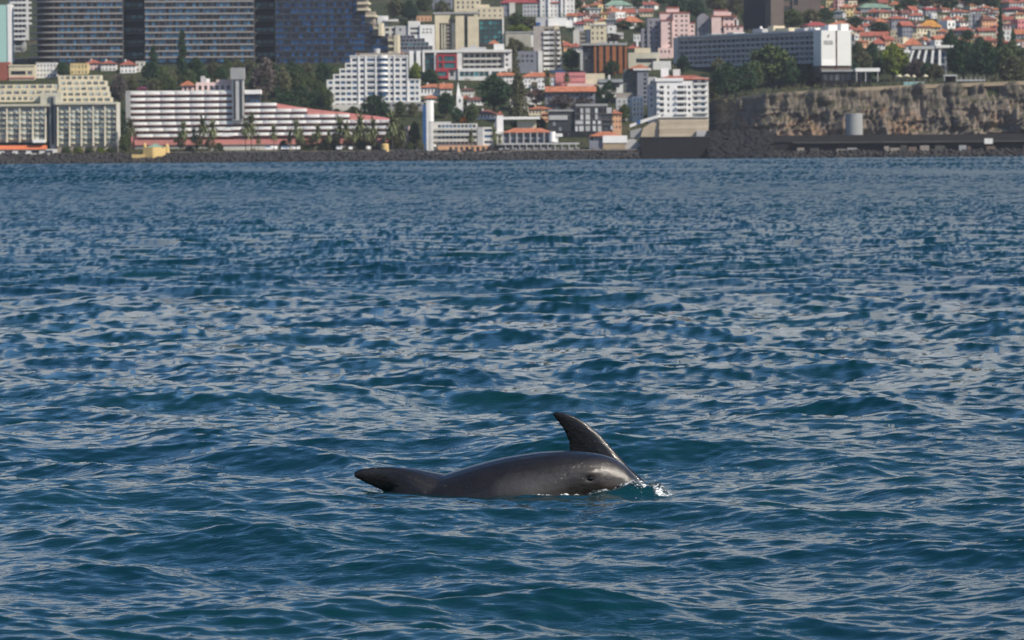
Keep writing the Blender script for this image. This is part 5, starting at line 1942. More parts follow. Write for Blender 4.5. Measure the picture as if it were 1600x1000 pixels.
# ---- storage tank, retaining wall, ramp
b = B('storage_tank', 'grey white cylindrical tank standing at the foot of the cliff', 1321, 1350, 212, D=2118, depth=9, cat='tank')
TANK = wall_mat('tank_paint', (0.30, 0.31, 0.31), stain=.12)
b.cyl('shell', TANK, 1335.5, 13.6, 178.5, 212, 4.5, 40)
b.cyl('rim', LGREY, 1335.5, 13.9, 177.4, 178.6, 4.5, 40)
b = B('retaining_wall', 'tall beige stone retaining wall with courses below the white five storey house', 1028, 1112, 216, D=2118, depth=8, cat='wall')
for i in range(5):
    b.box('course', (wall_mat('pale_sandstone', (0.56, 0.47, 0.35)), wall_mat('sandstone', (0.48, 0.39, 0.28)))[i % 2], 1030 + (i % 2) * .5, 1107 - i * .0, 184 + 6 * i, 190 + 6 * i - .35, -.25 * i, 8)
b.box('coping', OFFWHITE, 1029, 1107, 182.5, 184, -.6, 8)
b.box('kiosk', LGREY, 1088, 1108, 204.5, 214, -3, 0)
b.poly('rubble_slope', wall_mat('sandstone', (0.48, 0.39, 0.28)), [(1000, 216), (1006, 199), (1030, 184), (1030, 216)], 1, 7)
b = B('ramp', 'white railed ramp rising to the retaining wall with a blue sign', 984, 1034, 199, D=2122, depth=3, cat='ramp')
b.poly('parapet', WHITE, [(984, 199), (984, 194.5), (1008, 185.5), (1033, 178.5), (1033, 182.5), (1010, 190)], -1, .5)
b.box('sign', BLUEP, 995.5, 1000.5, 187, 194, -1.3, -1)
b.poly('arch_wall', GREY, [(985, 215), (985, 204), (1000, 200), (1012, 204), (1028, 210), (1028, 216)], .6, 3)
# ------------------------------------------------------------------ cliff, quay, rocks
def rock_mat():
    m, nt, bs = new_mat('cliff_rock')
    a = noise(nt, 0.10, 6, 0.65, 'Object', (1.3, 1, 0.8))
    b_ = noise(nt, 0.05, 4, 0.6)
    c_ = noise(nt, 0.8, 4, 0.6)
    c = ramp(nt, a, [(0.30, (0.075, 0.064, 0.055)), (0.45, (0.145, 0.122, 0.102)), (0.60, (0.21, 0.172, 0.140)), (0.74, (0.31, 0.255, 0.205))])
    c = mix_col(nt, ramp(nt, b_, [(0.52, (0, 0, 0)), (0.66, (.8, .8, .8))]), c, (0.27, 0.165, 0.10))
    c = mix_col(nt, ramp(nt, c_, [(0.55, (0, 0, 0)), (0.75, (.6, .6, .6))]), c, (0.085, 0.072, 0.062))
    # strata: earth and dry grass along the top, columns below, pale rubble at the foot
    sa = nt.nodes.new('ShaderNodeAttribute')
    sa.attribute_name = 'strata'
    top = ramp(nt, noise(nt, 0.22, 5, 0.65), [(0.33, (0.070, 0.066, 0.046)), (0.52, (0.130, 0.112, 0.090)), (0.7, (0.20, 0.168, 0.135))])
    c = mix_col(nt, ramp(nt, sa.outputs['Fac'], [(0.66, (0, 0, 0)), (0.76, (.85, .85, .85))]), c, top)
    rub = ramp(nt, noise(nt, 0.5, 4, 0.7), [(0.4, (0.10, 0.085, 0.072)), (0.62, (0.28, 0.235, 0.195))])
    c = mix_col(nt, ramp(nt, sa.outputs['Fac'], [(0.16, (.7, .7, .7)), (0.26, (0, 0, 0))]), c, rub)
    # scrub on the upper ledges: only where the rock is flat enough to hold soil
    ge = nt.nodes.new('ShaderNodeNewGeometry')
    sp = nt.nodes.new('ShaderNodeSeparateXYZ')
    nt.links.new(ge.outputs['Normal'], sp.inputs[0])
    c = mix_col(nt, ramp(nt, sp.outputs['Z'], [(0.62, (0, 0, 0)), (0.85, (.8, .8, .8))]), c, (0.055, 0.056, 0.030))
    nt.links.new(c, bs.inputs['Base Color'])
    bs.inputs['Roughness'].default_value = 0.95
    bs.inputs['Specular IOR Level'].default_value = 0.1
    return m
nc, nr = 620, 74
pc = np.linspace(1058, 1900, nc)
cx = (pc - 800) * 2150 / F
cd = np.interp(cx, CX, CD)
hz = np.interp(cx, HX, HZ)
tv = np.linspace(0, 1, nr)
A1 = smooth_noise((nr, nc), (14.0, 4.2), 31)
A2 = smooth_noise((nr, nc), (5.0, 2.0), 32)
A3 = smooth_noise((nr, nc), (9.0, 9.0), 33)
A4 = smooth_noise((nr, nc), (2.2, 34.0), 34)
ridge = np.abs(A1)
VV, PC = np.meshgrid(tv, pc, indexing='ij')
out = 1.5 + (1 - VV) ** 1.3 * 15 + 1.3 * ridge + 0.55 * A2 + 1.7 * A3 + 0.85 * A4 * np.sin(np.pi * VV)
band = smooth(0.70, 0.78, VV + 0.05 * A3)
out = out * (1 - .35 * band)
ybase = np.minimum(cd, 2230)[None, :]
yy = cd[None, :] + 2.0 - out * smooth(0, .06, 1.02 - VV)
zz = 1.5 + (hz[None, :] - 1.0) * VV + 0.5 * A2 * np.sin(np.pi * VV) + np.where(VV > .97, .7 * A3, 0)
xx = np.broadcast_to(cx[None, :], yy.shape) + 0.5 * A2
cm_ = raw_mesh('cliff', np.stack([xx.ravel(), yy.ravel(), zz.ravel()], -1), grid_faces(nr, nc), rock_mat(), False)
at_ = cm_.attributes.new('strata', 'FLOAT', 'POINT')
at_.data.foreach_set('value', (VV + .045 * A3 + .02 * A2).ravel().astype(np.float32))
structure(link('cliff', cm_))

# scrub hanging from the cliff
Q = []
for i in range(330):
    j = rng.integers(60, 560)
    v_ = int(nr * (0.30 + 0.68 * rng.random() ** .55))
    v_ = min(v_, nr - 1)
    if A3[v_, j] < -.1:
        continue
    Q.append(leaf_quads(rng, np.array((xx[v_, j], yy[v_, j] - .4, zz[v_, j])), .6 + 1.2 * rng.random(), 16, .33))
stuff(link('cliff_scrub', leaf_mesh('cliff_scrub', np.concatenate(Q), LF_OLIVE)), 'dry green scrub clinging to the cliff face', 'scrub')

# ---- quay walls on the right
def boulders(name, label, boxes, mat):
    """loose rocks: irregular little polyhedra"""
    ico = bmesh.new()
    bmesh.ops.create_icosphere(ico, subdivisions=1, radius=1.0)
    iv = np.array([v_.co[:] for v_ in ico.verts])
    ft = np.array([[v_.index for v_ in f.verts] for f in ico.faces])
    ico.free()
    V, Fc, n = [], [], 0
    for (pa, pb, d0, d1, z0, z1, num, r0, r1) in boxes:
        for _ in range(num):
            t = rng.random()
            d = d0 + (d1 - d0) * t
            px = pa + (pb - pa) * rng.random()
            z = z0 + (z1 - z0) * t + rng.normal() * .15
            r = r0 + (r1 - r0) * rng.random() ** 2
            p = iv * (r * (0.7 + 0.6 * rng.random((len(iv), 1)))) * np.array([1.25, 1, .8])
            a = rng.random() * 6.28
            ca, sa = math.cos(a), math.sin(a)
            p = np.stack([p[:, 0] * ca - p[:, 1] * sa, p[:, 0] * sa + p[:, 1] * ca, p[:, 2]], -1)
            p += np.array([(px - 800) * d / F, d, z])
            V.append(p)
            Fc.append(ft + n)
            n += len(iv)
    o = link(name, raw_mesh(name, np.concatenate(V), np.concatenate(Fc), mat, False))
    return stuff(o, label, 'rocks')
ROCK = wall_mat('shore_rock', (0.045, 0.042, 0.041), stain=.5)
boulders('boulders', 'dark boulders of the breakwater along the waterline', [(-120, 1000, 2078, 2093, 0.0, 4.6, 5200, .55, 1.3), (590, 660, 2086, 2098, 2.5, 5.0, 160, .8, 1.8)], ROCK)
boulders('shore_rocks', 'dark rocks at the foot of the headland quay', [(1195, 1900, 2080, 2095, -.4, 3.4, 1700, .4, 1.2)], ROCK)
boulders('shade_black_rocks', 'added heap of rocks, black as shade, between the tall quay wall and the cliff', [(1108, 1205, 2080, 2106, -.3, 13.0, 900, .7, 2.4)], BASALT)  # added heap; its black stands in for shade on the cliff's end

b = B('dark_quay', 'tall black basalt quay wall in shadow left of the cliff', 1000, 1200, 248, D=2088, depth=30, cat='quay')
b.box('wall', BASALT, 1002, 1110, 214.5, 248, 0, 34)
b.box('wall', BASALT, 1110, 1200, 219, 248, 14, 34)  # added block, black in place of the shaded rock face
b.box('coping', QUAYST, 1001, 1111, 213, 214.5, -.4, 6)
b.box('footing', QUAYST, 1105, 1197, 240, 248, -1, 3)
b = B('low_quay', 'long dark quay wall with concrete buttresses in front of the cliff', 1195, 1700, 246, D=2094, depth=18, cat='quay')
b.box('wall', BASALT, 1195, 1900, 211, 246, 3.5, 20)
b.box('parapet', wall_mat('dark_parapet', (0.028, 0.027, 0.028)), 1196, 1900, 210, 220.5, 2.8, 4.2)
b.box('ledge', QUAYST, 1240, 1900, 220.5, 222.5, 1.2, 3.5)
x = 1246
while x < 1640:
    w = 5 + rng.random() * 11
    h = 6 + rng.random() * 13
    if rng.random() < .72:
        b.box('buttress', [QUAYST, GREY, TAUPE, BROWN][int(rng.integers(0, 4))], x, x + w, 243 - h, 246, 1.6 - rng.random() * 1.6, 3.5)
    x += w + 1 + rng.random() * 9
b.box('notice_board', WHITE, 1538.5, 1551.5, 217, 225.5, .9, 1.2)

# ---- sea wall and promenade on the left and centre
b = B('sea_wall', 'long dark sea wall above the boulders in front of the striped hotel', 265, 660, 246, D=2095, depth=3, cat='wall')
b.box('wall', QUAYST, 265, 660, 236.8, 246, 0, 2)
b.box('coping', TAUPE, 265, 660, 235.9, 236.8, -.3, 2.2)
b = B('jetty_wall', 'grey jetty wall with a pale slab below the round ended hotel', 650, 800, 250, D=2088, depth=6, cat='wall')
b.box('wall', QUAYST, 652, 756, 240, 250, 0, 8)
b.box('wall', TAUPE, 756, 800, 237, 250, 1, 8)
b.box('slab', LGREY, 706, 743, 244.5, 248, -1, 0)
b.box('coping', TAUPE, 650, 757, 238.6, 240, -.4, 8)
b = B('quay_wall', 'brown stone quay wall below the arcaded sea building', 796, 1003, 249, D=2090, depth=8, cat='wall')
b.box('wall', wall_mat('brown_quay', (0.13, 0.105, 0.085), stain=.4), 798, 1000, 235, 249, 0, 10)
b.box('coping', TAUPE, 797, 1001, 233.6, 235, -.5, 10)
b = B('promenade_wall', 'pale low wall above the rocks in front of the cream hotel', -60, 206, 246, D=2096, depth=3, cat='wall')
b.box('wall', TAUPE, -60, 206, 240.5, 246, 0, 2)
b = B('yellow_turret', 'small yellow round turret standing on the sea wall', 594, 609, 243, D=2092, depth=3, cat='turret')
b.cyl('shaft', YELLOW, 601.3, 6.9, 226.5, 243, 2.2, 20, r2=6.0)
b.cyl('cap', YELLOW, 601.3, 6.2, 224.6, 226.5, 2.2, 20, r2=5.0)
b = B('pink_kiosk', 'slim pink gabled house behind the palms left of the blue stair tower', 627, 641, 227, D=2124, depth=5, cat='house')
b.wall(PINK, 628.5, 640, 197, 227, [(632, 636.5)], [(202, 207)], G_DARK)
b.poly('gable', PINK, [(627.5, 227), (628.5, 212), (634, 208), (640, 212), (641, 227)], -1, 0)
# white awnings at the promenade
def awning(px, yb, w, h, label):
    b = B('awning', label, px - w / 2, px + w / 2, yb, D=2103, depth=3, cat='awning', group='awnings on the promenade')
    b.pent(WHITE2, px - w / 2, px + w / 2, yb - h, yb - h * .45, -2, 1, 'canopy')
    b.piers(LGREY, [px - w / 2 + 1, px + w / 2 - 1], .5, yb - h * .5, yb, -1.6, -1.4, 'post')
for px, w, nm in ((424, 18, 'wide white awning right of the tall palm, near the striped hotel terrace'), (446, 13, 'white promenade awning under the middle of the striped hotel wing'),
                  (463, 12, 'narrow white promenade awning, third from the left'), (530, 9, 'white promenade awning among the palms, fourth from the left'),
                  (548, 6, 'tiny white promenade awning among the palms, fifth from the left'), (576, 7, 'tiny white promenade awning left of the yellow turret')):
    awning(px, 236, w, 8, nm)
# ------------------------------------------------------------------ hillside houses
WALLC = {'w': (WHITE, 'white'), 'W': (WHITE2, 'bright white'), 'c': (CREAM, 'cream'), 'y': (PALEYEL, 'pale yellow'), 'p': (PINK, 'pink'), 'g': (LGREY, 'grey'),
         'b': (BLUEGREY, 'blue grey'), 'o': (PEACH, 'peach'), 'r': (ROSE, 'rose'), 'i': (IVORY, 'ivory')}
ROOFC = {'r': (REDR, 'red'), 'o': (TERRA, 'orange'), 'c': (CRIM, 'crimson'), 'b': (BROWNR, 'brown'), 'g': (GREYR, 'grey'), 'y': (OCHRER, 'ochre'), 'e': (GREENR, 'green'), '-': (None, 'flat')}
def hill_rows(data, where, group):
    rows = {}
    for h in data:
        rows.setdefault(min(6, max(0, int((h[4] - 10) // 10))), []).append(h)
    names = ['topmost', 'second', 'third', 'fourth', 'fifth', 'sixth', 'seventh']
    for r, key in enumerate(sorted(rows)):
        hs = sorted(rows[key], key=lambda h: h[0])
        for i, (x0, x1, yr, ye, yb, wc, rc) in enumerate(hs):
            wm, wn_ = WALLC[wc]
            rm, rn = ROOFC[rc]
            lab = f'{wn_} house, {rn} roof, {ORD[i]} from left in {names[r]} row {where}'
            house(x0, x1, yr, ye, yb, wm, rm, lab, kind='gable' if (x0 * 7 + int(yb)) % 3 == 0 else 'hip',
                  rz=random.uniform(-.35, .5), depth=8 + random.random() * 4, group=group)

RIGHT_H = [
    (1275, 1286, 8, 12, 19, 'g', 'r'), (1291, 1302, 0, 2, 13, 'y', '-'), (1303, 1310, -2, 1, 14, 'r', '-'), (1309, 1319, -1, 1, 14, 'p', '-'),
    (1315, 1334, 6, 11, 27, 'y', 'o'), (1335, 1342, 7, 9, 17, 'o', 'r'), (1290, 1302, 13, 20, 27, 'w', 'o'), (1303, 1317, 15, 18, 30, 'g', 'g'),
    (1262, 1296, 34, 40, 47, 'w', 'c'), (1297, 1327, 32, 38, 49, 'W', 'o'), (1344, 1394, 5, 12, 17, 'b', 'e'), (1374, 1387, -1, 4, 9, 'c', 'r'),
    (1390, 1409, 1, 7, 13, 'c', 'o'), (1356, 1369, 13, 19, 28, 'c', 'r'), (1374, 1392, 14, 19, 29, 'c', 'r'), (1335, 1351, 24, 28, 35, 'w', 'b'),
    (1351, 1368, 25, 30, 37, 'w', 'r'), (1370, 1386, 27, 34, 47, 'p', 'o'), (1385, 1394, 28, 32, 46, 'c', '-'), (1393, 1420, 24, 29, 46, 'b', 'r'),
    (1349, 1365, 35, 41, 50, 'g', 'r'), (1392, 1409, 45, 48, 57, 'c', '-'), (1328, 1338, 39, 46, 54, 'c', 'r'), (1338, 1350, 40, 47, 56, 'o', 'r'),
    (1335, 1342, 52, 54, 62, 'W', '-'), (1346, 1386, 49, 56, 67, 'c', 'r'), (1362, 1383, 59, 68, 76, 'w', 'r'), (1384, 1396, 56, 62, 71, 'o', 'r'),
    (1396, 1411, 56, 59, 70, 'c', '-'), (1348, 1357, 62, 65, 75, 'o', 'o'), (1412, 1440, 59, 70, 80, 'w', 'o'), (1396, 1414, 67, 74, 84, 'w', 'o'),
    (1410, 1426, 33, 40, 60, 'b', 'r'), (1396, 1410, 15, 20, 27, 'w', 'b'), (1410, 1422, 15, 21, 30, 'w', 'b'),
    (1425, 1436, 9, 17, 24, 'g', 'r'), (1435, 1447, 15, 17, 24, 'W', '-'), (1421, 1443, 18, 24, 33, 'W', 'r'), (1447, 1463, 11, 15, 26, 'g', 'c'),
    (1455, 1464, 20, 22, 30, 'W', '-'), (1465, 1474, 23, 25, 34, 'c', '-'), (1473, 1485, 24, 32, 40, 'w', 'r'), (1485, 1504, 13, 18, 28, 'w', 'r'),
    (1436, 1471, 31, 42, 48, 'c', 'y'), (1432, 1459, 40, 43, 53, 'c', 'b'), (1480, 1493, 31, 33, 44, 'W', '-'), (1500, 1513, 31, 34, 41, 'W', 'b'),
    (1490, 1516, 40, 47, 56, 'b', 'r'), (1494, 1507, 24, 29, 35, 'w', 'o'), (1454, 1462, 46, 49, 63, 'c', '-'), (1444, 1454, 56, 62, 69, 'w', 'o'), (1462, 1477, 55, 61, 68, 'c', 'o'),
    (1461, 1479, 61, 64, 76, 'W', '-'), (1448, 1458, 63, 65, 74, 'w', 'r'), (1466, 1482, 44, 49, 57, 'p', 'o'), (1475, 1486, 50, 54, 62, 'c', 'o'),
    (1514, 1523, 19, 22, 44, 'g', '-'), (1523, 1534, 20, 23, 44, 'b', '-'), (1535, 1555, 23, 30, 45, 'o', 'b'), (1549, 1558, 26, 29, 42, 'o', '-'),
    (1530, 1556, 43, 48, 60, 'i', 'r'), (1522, 1536, 54, 57, 66, 'c', 'o'), (1534, 1557, 56, 63, 72, 'o', 'r'), (1517, 1526, 60, 63, 72, 'y', '-'),
    (1577, 1592, -2, 4, 14, 'g', 'r'), (1592, 1612, -3, 3, 12, 'g', 'r'), (1568, 1583, 25, 31, 37, 'c', 'r'), (1567, 1590, 35, 37, 48, 'p', 'r'), (1590, 1612, 29, 31, 48, 'r', '-'),
    (1566, 1584, 46, 48, 64, 'w', '-'), (1588, 1612, 45, 53, 62, 'b', 'o'), (1570, 1585, 18, 21, 27, 'w', '-'), (1587, 1606, 19, 22, 28, 'c', 'o'), (1541, 1556, 17, 20, 26, 'w', 'b'),
    (1516, 1540, 13, 16, 21, 'g', 'c'), (1568, 1600, 10, 14, 20, 'b', 'c'),
]
def fill(data, x0, x1, y0, y1, n, seed):
    """small houses in the gaps of the slope"""
    r = random.Random(seed)
    out = list(data)
    tries = 0
    while n and tries < 4000:
        tries += 1
        w, h = r.uniform(9, 15), r.uniform(5, 8)
        x, yb = r.uniform(x0, x1 - w), r.uniform(y0, y1)
        ye, yr = yb - h, yb - h - r.uniform(2.5, 4.5)
        ov = sum(max(0, min(x + w, q_[1]) - max(x, q_[0])) * max(0, min(yb, q_[4]) - max(yr, q_[2])) for q_ in out)
        if ov > w * (h + 3) * .28:
            continue
        rc = r.choice('rrooobr-')
        out.append((round(x, 1), round(x + w, 1), yr if rc != '-' else ye - 1, ye, yb, r.choice('wwWccgiop'), rc))
        n -= 1
    return out
RIGHT_H = fill(RIGHT_H, 1284, 1612, 8, 74, 46, 5)
hill_rows(RIGHT_H, 'above the headland', 'houses on the slope above the headland')
MID_H = [
    (921, 938, 3, 8, 14, 'w', 'o'), (935, 942, 7, 9, 15, 'y', '-'), (917, 940, 12, 14, 22, 'g', 'g'), (946, 988, 0, 8, 13, 'w', 'e'), (949, 964, 9, 14, 21, 'w', 'o'),
    (962, 969, 9, 11, 18, 'W', '-'), (953, 981, 14, 20, 27, 'c', 'o'), (976, 993, 13, 20, 26, 'w', 'r'), (940, 951, 19, 21, 30, 'y', 'o'), (962, 977, 18, 20, 29, 'W', '-'),
    (977, 1004, 25, 34, 42, 'w', 'o'), (949, 963, 27, 31, 40, 'b', 'g'), (963, 979, 28, 33, 39, 'p', 'r'), (913, 927, 29, 33, 44, 'c', 'r'), (886, 897, 20, 25, 35, 'W', 'o'), (897, 912, 18, 24, 32, 'w', 'r'),
    (898, 912, 32, 37, 46, 'g', 'c'), (922, 936, 20, 26, 33, 'g', 'b'), (892, 906, 66, 73, 82, 'w', 'r'), (1000, 1012, 2, 6, 12, 'w', 'r'), (1006, 1023, 1, 7, 15, 'w', 'r'), (1000, 1020, 13, 18, 26, 'c', 'r'),
    (990, 1004, 52, 55, 64, 'W', '-'), (881, 895, 64, 71, 80, 'o', 'r'), (960, 974, 49, 52, 60, 'g', '-'),
]
MID_H = fill(MID_H, 884, 1000, 8, 46, 14, 6)
hill_rows(MID_H, 'around the beige flats', 'houses on the slope behind the orange panel block')
b = B('beige_flats', 'beige block of flats with dark balconies above the orange panel block', 895, 950, 72, back=6, depth=14)
b.wall(OFFWHITE, 896, 905, 47, 72)
b.wall(TAUPE, 905, 917, 50, 72, [(906.5, 915.5)], [(52, 55), (58, 62), (65, 69)], G_DARK, f=1)
b.wall(LGREY, 917, 923, 46, 72, f=.5)
b.wall(CREAM, 923, 948, 38, 72, [(925, 927.5), (932.5, 935), (939, 942)], [(42, 45), (50, 54), (58, 62)], G_DARK, f=-1)
b.box('roof_head', CREAM, 929, 947, 34, 38, 3, 10)
b.box('cornice', WHITE, 922, 949, 38, 39.5, -1.5, 0)
b = B('white_gable_block', 'plain white block right of the beige flats', 948, 966, 62, back=8, depth=12)
b.wall(WHITE, 949, 963, 40, 62, [(953, 956)], [(44, 47)], G_DARK)

